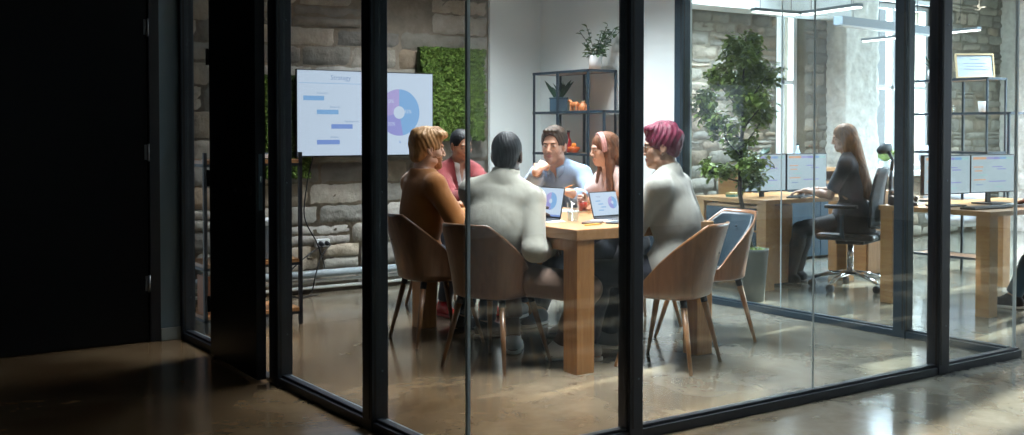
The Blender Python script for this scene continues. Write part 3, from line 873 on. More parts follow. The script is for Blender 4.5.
# ------------------------------------------------------------------ glass walls of the meeting room
ZT = 2.72
def gwall(name, label): return struct(name, label=label)
FR_DOT = mat('screw_cap', (.10,.14,.18), .3, .5)
def post(parent, x0, x1, y0, y1, z1=ZC):
    p = obj('post', B(x0,x1,y0,y1,0,z1), FRAME, parent, bevel=.003)
    # recessed gasket line on the hall faces
    bm = bmesh.new(); box(bm, x0-.0015,x0+.001,y0+.012,y0+.022,.05,ZT); box(bm, x0+.012,x0+.022,y0-.0015,y0+.001,.05,ZT)
    obj('gasket', bm, mat('gasket_rubber',(.003,.003,.004),.6), p)
    for z_ in (.25,1.0,1.8):
        s = obj('screw_cap', lathe(bmesh.new(), [(0,.0),(.0045,0),(.0035,.002),(0,.0025)], 10), FR_DOT, p)
        s.location = ((x0+x1)/2+.012, y0-.0, z_); s.rotation_euler = (PI/2,0,0)
    return p
gl = gwall('wall_glass_west', 'black framed glass wall running from the hall corner past the open door')
for y0, y1 in ((6.463,6.61),(5.005,5.115),(4.010,4.095)): post(gl, 2.075,2.155,y0,y1)
rails = [(5.925,6.463),(4.095,5.005),(3.345,4.010)]
for y0, y1 in rails:
    obj('bottom_rail', box(B(2.08,2.15,y0,y1,0,.040), 2.098,2.132,y0,y1,.040,.052), FRAME, gl, bevel=.002)
    obj('pane', B(2.110,2.120,y0+.003,y1-.003,.045,ZT), GLASS, gl)
STRIP = mat('glazing_strip_grey', (.30,.37,.43), .3, .2)
for y0, y1 in rails: obj('glazing_strip', B(2.132,2.150,y0,y1,.040,.046), STRIP, gl)
obj('top_rail', B(2.08,2.15,3.34,6.463,ZT,ZC), FRAME, gl)
post(gl, 2.085,2.145,5.885,5.925)
obj('corner_edge', B(2.108,2.121,3.318,3.332,0.045,ZT), SILV, gl)
gs = gwall('wall_glass_south', 'black framed glass wall along the bright side of the hall')
SX = [(2.863,2.935),(4.955,5.045)]
for x0, x1 in SX: post(gs, x0,x1,3.288,3.362)
for x0, x1 in ((2.115,2.863),(2.935,4.955),(5.045,5.735)):
    obj('bottom_rail', box(B(x0,x1,3.292,3.358,0,.040), x0,x1,3.308,3.342,.040,.052), FRAME, gs, bevel=.002)
for x0, x1 in ((2.122,2.863),(2.935,4.017),(4.0235,4.955),(5.045,5.70)):
    obj('pane', B(x0+.002,x1-.002,3.320,3.330,.045,ZT), GLASS, gs)
for x0, x1 in ((2.15,2.863),(2.935,4.955),(5.045,5.69)): obj('glazing_strip', B(x0,x1,3.342,3.358,.040,.046), STRIP, gs)
obj('top_rail', B(2.115,5.735,3.29,3.36,ZT,ZC), FRAME, gs)
obj('pane_joint', B(4.018,4.0225,3.321,3.329,.045,ZT), SILV, gs)
obj('corner_edge', B(5.702,5.716,3.318,3.332,.045,ZT), SILV, gs)
ge = gwall('wall_glass_east', 'black framed glass partition between the meeting room and the open office')
PBL = mat('frame_blue_black_steel', (.022,.045,.07), .35, .3)
for y0, y1 in ((5.93,6.02),(4.0,4.085)): 
    p = post(ge, 5.675,5.755,y0,y1)
    p.data.materials[0] = PBL
for y0, y1 in ((4.085,5.93),(3.362,4.0)):
    obj('bottom_rail', box(B(5.68,5.75,y0,y1,0,.040), 5.698,5.732,y0,y1,.040,.052), PBL, ge, bevel=.002)
for y0, y1 in ((4.085,4.997),(5.003,5.93),(3.34,4.0)):
    obj('pane', B(5.705,5.715,y0+.002,y1-.002,.045,ZT), GLASS, ge)
obj('top_rail', B(5.68,5.75,3.36,6.02,ZT,ZC), PBL, ge)
obj('pane_joint', B(5.706,5.714,4.998,5.0025,.045,ZT), SILV, ge)
# the black door leaf, standing slightly open into the hall
d1 = struct('door_1', loc=(2.066,5.87,0), label='black flush door standing slightly open, steel lock plate on its edge')
d1.rotation_euler = (0,0,math.radians(-1.8))
DL = mat('door_leaf_black', (.0045,.0045,.005), .4)
obj('door_leaf', B(-.025,.02,-.74,0,.012,ZT-.01), DL, d1, bevel=.002)
obj('door_edge_band', B(-.027,.022,-.743,-.737,.012,ZT-.01), mat('door_edge', (.014,.016,.024), .4), d1)
lp = obj('lock_plate', B(-.012,.008,-.7455,-.7425,.86,1.14), mat('lock_steel', (.16,.22,.28), .3, .8), d1, bevel=.002)
obj('latch', B(-.006,.003,-.754,-.745,1.0,1.03), CHR, lp)
hd = obj('handle', tube(T([(-.025,-.66,.955),(-.075,-.66,.955)], .009, 10), [(-.070,-.655,.955),(-.070,-.56,.955)], .008, 10), mat('handle_dark', (.03,.03,.035), .3, .6), d1, smooth=True)
obj('handle_rose', T([(-.024,-.66,.955),(-.034,-.66,.955)], .024, 20), mat('handle_dark', (.03,.03,.035)), hd, smooth=True)
for z_ in (.25,.95,1.62,2.3): obj('hinge', T([(-.030,.008,z_),(-.030,.008,z_+.09)], .010, 10), mat('hinge_black', (.02,.022,.026), .4,.5), d1, smooth=True)
obj('threshold', B(2.09,2.14,5.115,5.885,0,.012), mat('threshold_steel', (.08,.09,.10), .35,.7), gl)

# ------------------------------------------------------------------ the meeting table
tb = thing('meeting_table', 'long honey oak meeting table with thick square legs', 'table', (3.91,5.20,0))
TX, TY = .49, .86
obj('tabletop', B(-TX,TX,-TY,TY,.692,.750), OAKX, tb, bevel=.004)
for sx in (-1,1):
    for sy in (-1,1):
        a = sx*(TX-.006); b_ = sy*(TY-.006)
        obj('leg', B(min(a,a-sx*.115),max(a,a-sx*.115),min(b_,b_-sy*.115),max(b_,b_-sy*.115),0,.692), OAK, tb, bevel=.003)
for sx in (-1,1): obj('apron', B(sx*(TX-.04)-.01,sx*(TX-.04)+.01,-TY+.12,TY-.12,.63,.692), OAK, tb)

# ------------------------------------------------------------------ bucket chairs
def bucket(inner=0., top_drop=0., nt=64, nv=26, th=.012):
    """shell as (verts, quads); inner>0 gives an inset surface for the padding"""
    bm = bmesh.new(); rows = []
    def hrim(t):
        a = abs(t)*180/PI
        if a < 34: h = .80
        elif a < 112:
            u = (a-34)/78; h = .80 - .33*(u*.85+.15*u*u*(3-2*u))
        else: h = .47 - .035*min(1,(a-112)/30)
        return h - top_drop
    for j in range(nv+1):
        v = j/nv; row = []
        for i in range(nt):
            t = -PI + 2*PI*i/nt            # t=0 is the back (-y)
            st, ct = math.sin(t), -math.cos(t)
            zb = .375 + inner
            if v < .34:
                u = v/.34; rr = math.sin(u*PI/2); z = zb + .055*(1-math.sqrt(max(0,1-u*u)))**1.0
            else:
                u = (v-.34)/.66; rr = 1.; z = zb+.055 + (hrim(t)-zb-.055)*u
            zz = max(0, (z-.43)/.37)
            n_ = 3.0
            wx = (.205 + .030*zz - inner)*rr; wy = (.205 - inner)*rr
            k = (abs(st)**n_+abs(ct)**n_)**(-1/n_)
            x = st*k*wx; y = ct*k*wy
            if y < 0: y -= (.105*zz**1.15)*(-ct if ct<0 else 0)*rr
            y -= .01
            row.append(bm.verts.new((x, y, z)))
        rows.append(row)
    c = bm.verts.new((0,-.01,.375+inner))
    for i in range(nt): bm.faces.new((c, rows[1][i], rows[1][(i+1)%nt]))
    for j in range(1, nv):
        for i in range(nt): bm.faces.new((rows[j][i], rows[j+1][i], rows[j+1][(i+1)%nt], rows[j][(i+1)%nt]))
    for v in rows[0]: bm.verts.remove(v)
    return bm
LEATHER = mat('navy_black_leather', (.018,.03,.042), .38, var=.15, vscale=10, bump=.2, bscale=60, spec=.6)
LEATHB = mat('blue_grey_leather', (.035,.065,.09), .34, var=.15, vscale=10, bump=.2, bscale=60, spec=.6)
def make_chair(label, shell_m, leg_m, pad_m, buttons=False):
    t = thing('bucket_chair', label, 'chair', group='bucket chairs around the meeting table')
    s = obj('shell', bucket(), shell_m, t, smooth=True)
    md = s.modifiers.new('t', 'SOLIDIFY'); md.thickness = .013; md.offset = -1
    p = obj('padding', bucket(.020, .018), pad_m, t, smooth=True)
    md = p.modifiers.new('t', 'SOLIDIFY'); md.thickness = .022; md.offset = 0
    S = SDF((-.24,-.24,.36), (.24,.24,.50), .006)
    S.ell((0,.0,.425), (.195,.19,.035), None, .01); S.cone((-.08,.03,.43),(.08,.03,.43), .03,.03,.05)
    V, Q = S.mesh(); mesh_np('seat_cushion', V, Q, pad_m, t)
    if buttons:
        for bx_, bz_ in ((0,.70),(-.09,.60),(.09,.60),(0,.54)):
            b = obj('button', LT([(0,.006),(.006,.005),(.009,0),(0,0)], 12), pad_m, t, smooth=True)
            zz = (bz_-.43)/.37; b.location = (bx_, -.176-.10*zz**1.15, bz_); b.rotation_euler = (-PI/2,0,0)
    b = obj('fixing_screw', LT([(0,.003),(.006,.002),(.007,0),(0,0)], 12), BLK, t, smooth=True); b.location = (.0,-.285,.64); b.rotation_euler = (PI/2+.2,0,0)
    for sx in (-1,1):
        for sy in (-1,1):
            top_ = Vector((sx*.135, sy*.13-.01, .385)); bot = Vector((sx*.205, sy*.215, 0)); m = top_.lerp(bot, .1)
            l = obj('leg', T([m, bot], [.0175,.0095], 14), leg_m, t, smooth=True)
            obj('ferrule', T([top_+Vector((0,0,.0)), m], [.019,.0185], 14), BLK, l, smooth=True)
    return t
chair_dark = make_chair('walnut bucket chair holding the man in the off-white sweater, seen from behind', WAL, WALL_LEG, LEATHER)
chair_lite = make_chair('lighter walnut bucket chair holding the magenta-haired person in a pale blazer', WALLT, LEGLT, LEATHER)
chair_blue = make_chair('empty walnut bucket chair with buttoned dark blue leather inside, right of the table', WALLT, LEGLT, LEATHB, True)
def face_rz(deg): return math.radians(deg-90)
def put(o, x, y, deg, label=None):
    o.location = (x, y, 0); o.rotation_euler = (0,0,face_rz(deg)); o.scale = (1,1,.965)
    if label: o['label'] = label
    return o
put(chair_dark, 3.25,4.82,20)
put(chair_lite, 4.00,4.28,113.5)
put(chair_blue, 4.65,4.66,176)
put(copy_tree(chair_dark), 3.325,5.585,-6, 'walnut bucket chair holding the man in the mustard sweater')
put(copy_tree(chair_lite), 4.66,5.30,172, 'walnut bucket chair under the woman with the pink headband')
put(copy_tree(chair_lite), 4.72,5.95,196, 'walnut bucket chair under the man in the light blue shirt')
put(copy_tree(chair_dark), 4.02,6.62,268, 'walnut bucket chair under the woman in the burgundy jacket')

# ------------------------------------------------------------------ television with its dashboard
SCR = lambda n, c, s: mat(n, (.02,.02,.02), .25, emis=c, estr=s)
S_BG = SCR('screen_white', (.57,.67,.82), 1.)
S_LB = SCR('screen_light_blue', (.22,.42,.72), 1.)
S_MB = SCR('screen_mid_blue', (.19,.30,.66), 1.)
S_VI = SCR('screen_violet', (.30,.30,.66), 1.)
S_LI = SCR('screen_lilac', (.42,.36,.68), 1.)
S_GR = SCR('screen_grey_text', (.25,.34,.56), 1.)
S_OR = SCR('screen_orange', (.85,.42,.22), 1.)
S_TE = SCR('screen_teal', (.42,.66,.66), 1.)
def text(s, size, m, parent, x, y, z, name='screen_text', rot=(PI/2,0,0), align='LEFT'):
    c = bpy.data.curves.new(name, 'FONT'); c.body = s; c.size = size; c.extrude = .0002; c.align_x = align; c.resolution_u = 3
    tmp = bpy.data.objects.new(name, c); link(tmp); me = bpy.data.meshes.new_from_object(tmp.evaluated_get(bpy.context.evaluated_depsgraph_get()))
    bpy.data.objects.remove(tmp); me.materials.clear(); me.materials.append(m)
    o = bpy.data.objects.new(name, me); link(o, parent); o.location = (x,y,z); o.rotation_euler = rot
    return o
def donut(parent, cx, cz, R, y, hole=.27, name='pie_chart'):
    segs = [(PI/2-2.95, PI/2, S_LB), (PI/2-2.95-1.5, PI/2-2.95, S_VI), (PI/2-2*PI, PI/2-4.45, S_LI)]
    for a0, a1, m in segs: obj(name, disc(bmesh.new(), cx, cz, R, a0, a1, y, 40, R*hole), m, parent)
tv = thing('television', 'large flat television showing a bar and pie chart dashboard on the stone wall', 'television', (3.31,7.60,1.06))
tv.rotation_euler = (0,0,0)
obj('casing', B(0,1.19,.0,.022,.0,.665), BLK, tv, bevel=.004)
sc = obj('screen', B(.008,1.182,-.003,.002,.010,.657), S_BG, tv)
obj('header_line', B(.02,.70,-.0045,-.003,.560,.563), S_LB, sc)
text('Strategy', .052, S_GR, sc, .28, -.005, .590)
rows = [(.055,.43,.17,'Discovery'),(.165,.325,.18,'Research'),(.285,.215,.18,'Development'),(.165,.095,.19,'Analysis')]
for x_, z_, w_, tx in rows:
    bm = B(x_,x_+w_,-.0045,-.003,z_,z_+.035)
    obj('chart_bar', bm, S_LB if z_>.3 else S_MB, sc, bevel=.0)
    text(tx, .022, S_GR, sc, x_+.11, -.005, z_+.05)
donut(sc, .875, .345, .185, -.0045)
for s_, x_, z_ in (('42%',.92,.34),('35%',.77,.24),('23%',.76,.42)): text(s_, .040, S_BG, sc, x_, -.0055, z_)
text('A', .03, S_MB, sc, .87, -.005, .10)
obj('wall_bracket', B(.35,.85,.022,.15,.22,.45), BLK, tv)

# ------------------------------------------------------------------ moss panels
MOSS = mat('preserved_moss', (.07,.125,.018), .9, var=.55, vscale=30, bump=.6, bscale=70)
MOSSL = mat('preserved_moss_light', (.125,.20,.035), .9, var=.3, vscale=30)
def moss(x0, x1, z0, z1, label, seed):
    t = thing('moss_panel', label, 'wall panel', (x0, YN-.06, z0), group='green moss panels on the stone wall')
    obj('backing', B(0,x1-x0,-.03,.012,0,z1-z0), mat('moss_backing',(.03,.05,.015),.8), t)
    r = np.random.default_rng(seed); W, Hh = x1-x0, z1-z0
    n = int(W*Hh*21000); c = r.random((n,2))*[W, Hh]; dep = .018+.028*r.random(n)+.015*np.sin(c[:,0]*26+seed)*np.sin(c[:,1]*23)
    V = np.zeros((n*4,3)); a = r.random(n)*6.28; sz = .006+.007*r.random(n); tlt = r.normal(size=(n,2))*.6
    for k,(u,v) in enumerate(((-1,-.5),(1,-.5),(1,.5),(-1,.5))):
        x = (u*np.cos(a)-v*np.sin(a))*sz; z = (u*np.sin(a)+v*np.cos(a))*sz
        V[k::4,0] = np.clip(c[:,0]+x,-.012,W+.012); V[k::4,2] = np.clip(c[:,1]+z,-.012,Hh+.012); V[k::4,1] = -.03-dep + x*tlt[:,0]+z*tlt[:,1]
    Q = np.arange(n*4).reshape(-1,4)
    o = mesh_np('moss', V, Q, [MOSS, MOSSL], t, smooth=False, midx=(r.random(n)<.35).astype(int))
    # bumpy cushion under the tufts
    nx, nz = int(W/.012), int(Hh/.012); X, Z = np.meshgrid(np.linspace(0,W,nx), np.linspace(0,Hh,nz), indexing='ij')
    Y = -.034-.012*(np.sin(X*55+np.sin(Z*40))*np.sin(Z*60+np.sin(X*45))+1)
    V = np.stack([X,Y,Z],-1).reshape(-1,3); i = np.arange(nx*nz).reshape(nx,nz)
    Q = np.stack([i[:-1,:-1],i[1:,:-1],i[1:,1:],i[:-1,1:]],-1).reshape(-1,4)
    mesh_np('moss_cushion', V, Q, MOSS, t)
moss(4.437,5.053,1.18,1.945,'square green moss panel right of the television', 1)
moss(3.10,3.46,.90,1.68,'green moss panel sticking out left of the television', 2)

# ------------------------------------------------------------------ low rack left of the television, socket, cables
rk = thing('metal_rack', 'low black metal rack with wooden shelves below the television, behind the door', 'rack', (2.24,6.55,0))
for x_ in (0,.63):
    for y_ in (0,.36): obj('upright', B(x_,x_+.022,y_,y_+.022,0,1.12), BLK, rk)
for z_ in (.085,.405,1.05):
    s = obj('shelf', B(.005,.645,.005,.375,z_,z_+.022), wood('shelf_orange_wood',(.36,.15,.05),(.48,.23,.09),.4,'X'), rk)
    bm = bmesh.new()
    for y0 in (0,.36): box(bm, 0,.652,y0,y0+.02,z_-.018,z_)
    for x0 in (0,.632): box(bm, x0,x0+.02,.0,.38,z_-.018,z_)
    obj('shelf_rim', bm, BLK, s)
bx = thing('storage_box', 'grey box with a pale lid on the low rack, seen through the door gap', 'box', (2.62,6.74,.43))
obj('body', B(-.17,.17,-.13,.13,0,.24), mat('grey_card',(.12,.15,.18),.7), bx, bevel=.006); obj('lid', B(-.175,.175,-.135,.135,.215,.25), mat('pale_card',(.45,.5,.53),.7), bx, bevel=.004)
bx = thing('speaker_box', 'upright grey loudspeaker on top of the low rack, seen through the door gap', 'speaker', (2.62,6.74,1.074))
obj('body', B(-.12,.12,-.1,.1,0,.04), mat('grey_card',(.12,.15,.18),.7), bx, bevel=.006); obj('grille', B(-.1,.1,-.104,-.1,.008,.032), PLAS, bx)
BOOKC = [(.45,.16,.05),(.06,.08,.11),(.42,.30,.18),(.05,.05,.06),(.35,.10,.06)]
x_ = 2.27
for i, c in enumerate(BOOKC):
    w_ = (.032,.045,.03,.05,.036)[i]; h_ = (.24,.22,.25,.21,.23)[i]
    b = thing('book', ['orange hardback standing on the lowest rack shelf','slim dark blue hardback standing on the lowest rack shelf','tan hardback standing on the lowest rack shelf','thick black hardback standing on the lowest rack shelf','dark red hardback standing on the lowest rack shelf'][i], 'book', (x_,6.60,.107), group='books on the lowest rack shelf')
    obj('cover', box(box(B(0,.003,0,.17,0,h_), w_-.003,w_,0,.17,0,h_), 0,w_,-.003,0,0,h_), mat('book_%d'%i, c, .5), b)
    obj('pages', B(.003,w_-.003,0,.165,.004,h_-.004), mat('paper',(.7,.68,.62),.8), b); x_ += w_+.004
so = thing('wall_socket', 'white double wall socket with black plugs low on the stone wall', 'socket', (3.53,YN-.055,.355))
obj('plate', B(0,.115,-.012,.03,0,.062), PLAS, so, bevel=.004)
for k in (0,1): obj('plug', T([(.033+.052*k,-.012,.03),(.033+.052*k,-.05,.026)], [.019,.013], 14), BLK, so, smooth=True)
def cable(label, pts, r=.005, grp=None, name='power_cable'):
    P_ = [Vector(p) for p in pts]; out = []
    for i in range(len(P_)-1):
        p0 = P_[max(i-1,0)]; p1 = P_[i]; p2 = P_[i+1]; p3 = P_[min(i+2,len(P_)-1)]
        for k in range(8):
            t = k/8; out.append(.5*((2*p1)+(p2-p0)*t+(2*p0-5*p1+4*p2-p3)*t*t+(3*p1-p0-3*p2+p3)*t**3))
    out.append(P_[-1])
    org = out[0].copy()
    o = obj(name, T([p-org for p in out], r, 8), mat('cable_black',(.008,.009,.012),.5), None, tuple(org), True)
    return tag(o, label, 'cable', grp)
cable('black cable hanging from the television down to the pipe', [(3.47,7.66,1.06),(3.43,7.68,.85),(3.40,7.66,.6),(3.50,7.66,.40),(3.56,7.67,.24),(3.56,7.66,.20)])
cable('black cable looping from the wall socket down to the floor', [(3.563,7.66,.38),(3.42,7.60,.33),(3.25,7.56,.22),(3.20,7.56,.10),(3.27,7.58,.012),(3.5,7.62,.010)])
cable('short black cable from the second plug to the pipe', [(3.615,7.66,.38),(3.52,7.62,.30),(3.46,7.60,.16),(3.42,7.60,.02),(3.3,7.55,.010)])
# ------------------------------------------------------------------ leaves and plants
def leafset(name, items, m, parent, seed=0, fold=.25):
    """items: (base, direction, up, length, width) -> curved leaves in one mesh"""
    V, Q = [], []
    for (b, d, u, L, w) in items:
        b = np.array(b, float); d = nrm(d); s = np.cross(d, u); s = nrm(s) if np.linalg.norm(s) > 1e-3 else np.array([1,0,0.]); n = np.cross(s, d)
        i0 = len(V)
        for k, (t, ww) in enumerate(((0,.08),(.25,.8),(.55,1.),(.8,.62),(1,.04))):
            c = b + d*L*t - n*L*.18*t*t
            V += [c - s*w*.5*ww + n*w*fold*ww, c, c + s*w*.5*ww + n*w*fold*ww]
        for k in range(4):
            a = i0+3*k
            Q += [(a,a+1,a+4,a+3),(a+1,a+2,a+5,a+4)]
    return mesh_np(name, V, Q, m, parent, smooth=True)
LEAF = mat('leaf_green', (.06,.14,.045), .45, var=.35, vscale=20)
LEAFD = mat('leaf_dark', (.016,.045,.026), .4, var=.3, vscale=20)
LEAFY = mat('leaf_yellow_green', (.24,.34,.06), .45, var=.35, vscale=6)
for m_ in (LEAFY, LEAF):
    m_.node_tree.nodes['Principled BSDF'].inputs['Subsurface Weight'].default_value = 0
BARK = mat('bark', (.06,.05,.04), .8, bump=.5, bscale=60)
SOIL = mat('soil', (.03,.02,.014), .95, bump=.6, bscale=60)
def potted(label, loc, name='potted_plant'):
    return thing(name, label, 'plant', loc)

# ------------------------------------------------------------------ steel shelf units
SHW = wood('shelf_brown_wood', (.30,.16,.085), (.40,.23,.13), .4, 'Y')
def shelf_unit(label, x, y, frame_m, h=1.75):
    """0.30 deep (x) and 0.75 long (y); a lower, offset module stands against it"""
    t = thing('steel_shelf_unit', label, 'shelf', (x, y, 0)); w = .015
    for x_ in (0,.28):
        for y_ in (0,.73): obj('upright', B(x_,x_+w,y_,y_+w,0,h), frame_m, t)
        obj('upright', B(x_,x_+w,-.20,-.18,0,1.42), frame_m, t)
        obj('upright', B(x_,x_+w,.40,.42,0,h), frame_m, t)
    for z_, y0, y1 in ((h-.02,0,.75),(1.40,-.20,.75),(1.06,0,.75),(.62,-.20,.75),(.14,0,.75)):
        r = obj('shelf_rim', box(box(box(B(0,.02,y0,y1,z_,z_+.02), .28,.30,y0,y1,z_,z_+.02), .02,.28,y0,y0+.02,z_,z_+.02), .02,.28,y1-.02,y1,z_,z_+.02), frame_m, t)
        obj('shelf_board', B(.02,.28,y0+.02,y1-.02,z_+.002,z_+.018), SHW, t)
    return t
sh1 = shelf_unit('dark steel shelf unit with wooden boards against the white meeting room wall', 5.39, 6.70, NAVY)
sh2 = shelf_unit('dark steel shelf unit in the open office carrying the framed certificate', 8.60, 5.27, NAVY, 1.72)

# white pot with a leafy plant on top of the shelf
p = potted('leafy green plant in a white pot on top of the meeting room shelf', (5.53,6.78,1.751))
obj('pot', LT([(0,0),(.048,0),(.058,.10),(.058,.115),(.052,.115),(.050,.095),(0,.095)], 24), PLAS, p, smooth=True)
r = random.Random(3); items = []; bm = bmesh.new()
for k in range(11):
    a = r.uniform(0,6.28); le = r.uniform(.10,.26) if k > 3 else r.uniform(.22,.32); sp = r.uniform(.3,1.) if k > 3 else r.uniform(.15,.5)
    d = Vector((math.cos(a)*sp, math.sin(a)*sp*1.2, 1)).normalized(); pts = [Vector((0,0,.09))+d*le*t+Vector((d.x,d.y,0))*le*t*t*.4 for t in (0,.33,.66,1)]
    tube(bm, pts, .0025, 6)
    for t in np.linspace(.25,1,7):
        q = pts[0].lerp(pts[3], t); aa = r.uniform(0,6.28)
        dd = (math.cos(aa), math.sin(aa), r.uniform(0,.9)); items.append((tuple(q), dd, (0,0,1), r.uniform(.042,.06), r.uniform(.03,.042)))
for k in range(60):
    a = r.uniform(0,6.28); rr = r.uniform(.02,.10); items.append(((rr*math.cos(a)*.6, rr*math.sin(a), .10+r.uniform(0,.06)), (math.cos(a),math.sin(a),r.uniform(-.3,.6)), (0,0,1), r.uniform(.04,.06), .032))
obj('stem', bm, LEAFD, p); leafset('leaves', items, LEAF, p)
# snake plant in blue pot
p = potted('snake plant in a dark blue pot on the upper board of the meeting room shelf', (5.50,7.23,1.421))
obj('pot', box(B(-.055,.055,-.055,.055,0,.115), -.06,.06,-.06,.06,.105,.118), mat('blue_pot',(.04,.085,.13),.6), p, bevel=.006)
items = []
for k in range(13):
    a = r.uniform(0,6.28); sp = r.uniform(.1,.75); items.append(((.025*math.cos(a),.025*math.sin(a),.10), (math.cos(a)*sp,math.sin(a)*sp,1), (math.sin(a),-math.cos(a),.1), r.uniform(.10,.19), .036))
leafset('leaves', items, LEAFD, p, fold=.35)
# copper toy animal, orange bowl, red bottle
COP = mat('copper_clay', (.48,.17,.06), .4, var=.2, vscale=30)
S = SDF((-.06,-.09,0), (.06,.09,.12), .003)
S.cone((0,-.035,.055),(0,.03,.055), .022,.02,.01); S.cone((0,.03,.06),(0,.05,.085), .012,.010,.008); S.ell((0,.062,.085), (.010,.020,.011), None, .006)
for y_ in (-.042,.030):
    for x_ in (-.012,.012): S.cone((x_,y_,.05),(x_,y_,.004), .008,.007,.004)
V, Q = S.mesh(); a = mesh_np('animal_figurine', V, Q, COP, None, (5.47,6.98,1.421)); tag(a, 'small copper coloured animal figurine beside the blue pot on the shelf', 'figurine')
b = thing('jar', 'round amber jar beside the copper figurine on the shelf', 'jar', (5.50,6.90,1.421))
obj('body', LT([(0,0),(.028,0),(.036,.02),(.034,.05),(.02,.062),(.018,.07),(0,.07)], 22), COP, b, smooth=True); obj('lid', T([(0,0,.070),(0,0,.080)], .021, 18), mat('cork',(.35,.2,.1),.8), b, smooth=True)
b = thing('bowl', 'orange bowl of fruit behind the head of the man in blue, on the shelf', 'bowl', (5.50,7.02,1.081))
obj('bowl_body', LT([(0,0),(.03,0),(.048,.025),(.055,.045),(.051,.045),(.045,.027),(.027,.006),(0,.006)], 28), mat('orange_glaze',(.50,.10,.02),.3), b, smooth=True)
fr = random.Random(4)
for k in range(4):
    f_ = thing('orange', ['small orange resting in the orange bowl, nearest its rim','small orange lying deepest in the orange bowl','small orange leaning on the far rim of the orange bowl','small orange on top of the others in the bowl'][k], 'fruit', (5.50+(.023*math.cos(k*2.1) if k<3 else 0), 7.02+(.023*math.sin(k*2.1) if k<3 else 0), 1.081+(.030 if k<3 else .060)), group='oranges in the bowl')
    obj('peel', LT([(0,-.021),(.013,-.017),(.021,-.003),(.019,.010),(.010,.019),(0,.020)], 18), mat('orange_peel',(.75,.22,.02),.5,bump=.3,bscale=200), f_, smooth=True)
    obj('stem', T([(0,0,.019),(0,0,.024)], .002, 6), BARK, f_)
b = thing('bottle', 'dark red bottle standing on the lower shelf board behind the man in blue', 'bottle', (5.52,7.12,1.081))
obj('glass_body', LT([(0,0),(.026,0),(.028,.008),(.028,.085),(.022,.105),(.011,.125),(.010,.155),(.013,.158),(.013,.165),(0,.165)], 24), mat('red_glaze',(.30,.015,.02),.2,coat=.5), b, smooth=True)
obj('cap', T([(0,0,.165),(0,0,.182)], .014, 18), BLK, b, smooth=True)
b = thing('candle_holder', 'grey stone bowl low on the meeting room shelf', 'bowl', (5.54,7.2,.641))
obj('bowl_body', LT([(0,0),(.04,0),(.08,.05),(.085,.09),(.078,.09),(.07,.05),(.03,.012),(0,.012)], 26), mat('grey_stone',(.25,.25,.24),.7), b, smooth=True)

# ------------------------------------------------------------------ laptops and other things on the table
def laptop(label, loc, rz, tilt=14, content='pie', sc=.87):
    t = thing('laptop', label, 'laptop', loc, rz, 'open laptops on the meeting table'); t.scale = (sc,sc,sc)     # faces local -y
    AL = mat('laptop_grey', (.10,.11,.13), .35, .7)
    b = obj('keyboard_base', B(-.155,.155,-.215,0,.0,.014), AL, t, bevel=.004)
    bm = bmesh.new()
    for i in range(13):
        for j in range(5): box(bm, -.138+i*.0215,-.120+i*.0215,-.118+j*.021,-.101+j*.021,.014,.0155)
    obj('keys', bm, BLK, b)
    obj('touchpad', B(-.05,.05,-.205,-.135,.0138,.0146), mat('touchpad',(.15,.16,.18),.3), b)
    l = obj('lid', B(-.155,.155,-.004,.003,0,.205), BLK, t, (0,.002,.012), bevel=.003, rot=(-math.radians(tilt),0,0))
    s = obj('screen', B(-.148,.148,-.0055,-.004,.012,.198), S_BG, l)
    if content == 'pie':
        donut(s, .042, .112, .058, -.0065); obj('toolbar', B(-.148,.148,-.0062,-.0055,.012,.024), S_MB, s)
        for k in range(3): obj('chart_bar', B(-.12,-.06+k*.01,-.0062,-.0055,.15-k*.03,.158-k*.03), S_LB, s)
    else:
        donut(s, .085, .112, .050, -.0065)
        for x_, z_ in ((-.10,.125),(-.075,.10),(-.05,.075),(-.08,.050)):
            obj('chart_bar', B(x_,x_+.055,-.0062,-.0055,z_,z_+.008), S_LB, s)
        text('Strategy', .015, S_GR, s, -.09, -.007, .160)
    obj('hinge', T([(-.12,.001,.010),(.12,.001,.010)], .005, 10), AL, t, smooth=True)
    return t
laptop('open laptop facing the man in the off-white sweater, pie chart on its screen', (3.675,4.965,.750), math.radians(-84), 12)
laptop('open laptop at the near end of the table with small bars on its screen', (4.03,4.83,.750), math.radians(6), 16, 'bars', .73)
CG = glass_mat('clear_tumbler', (.93,.96,.97), 1., 1.45)
def tumbler(name, label, loc, drink=None):
    t = thing(name, label, 'glass', loc)
    obj('glass_body', LT([(0,0),(.030,0),(.036,.11),(.034,.11),(.0285,.008),(0,.008)], 28), CG, t, smooth=True)
    if drink: obj('drink', LT([(0,.009),(.0275,.009),(.0315,.062),(0,.062)], 28), drink, t, smooth=True)
    return t
tumbler('water_glass', 'clear water glass on the table beside the papers', (3.70,4.73,.750), glass_mat('water',(.85,.92,.93),1.,1.33))
RED = mat('red_drink', (.42,.03,.02), .15)
PAP = mat('white_paper', (.72,.74,.76), .8)
def sheet(label, loc, rz, w=.21, h=.297, m=PAP, th=.0012, name='paper_sheet', cat='paper'):
    bm = bmesh.new(); n = 8; g = [[bm.verts.new((-w/2+w*i/n, -h/2+h*j/n, .001+.003*abs(math.sin(i*.6+j*.3)))) for j in range(n+1)] for i in range(n+1)]
    for i in range(n):
        for j in range(n): bm.faces.new((g[i][j],g[i+1][j],g[i+1][j+1],g[i][j+1]))
    o = obj(name, bm, m, None, loc, smooth=True); o.rotation_euler = (0,0,rz); md = o.modifiers.new('t','SOLIDIFY'); md.thickness = .0008; md.offset = 1
    return tag(o, label, cat, 'papers on the meeting table')
sheet('white paper sheet between the near laptop and the table corner', (3.93,4.62,.750), .5)
sheet('white paper sheet under the water glass side of the table', (3.62,4.90,.7500), -.5)
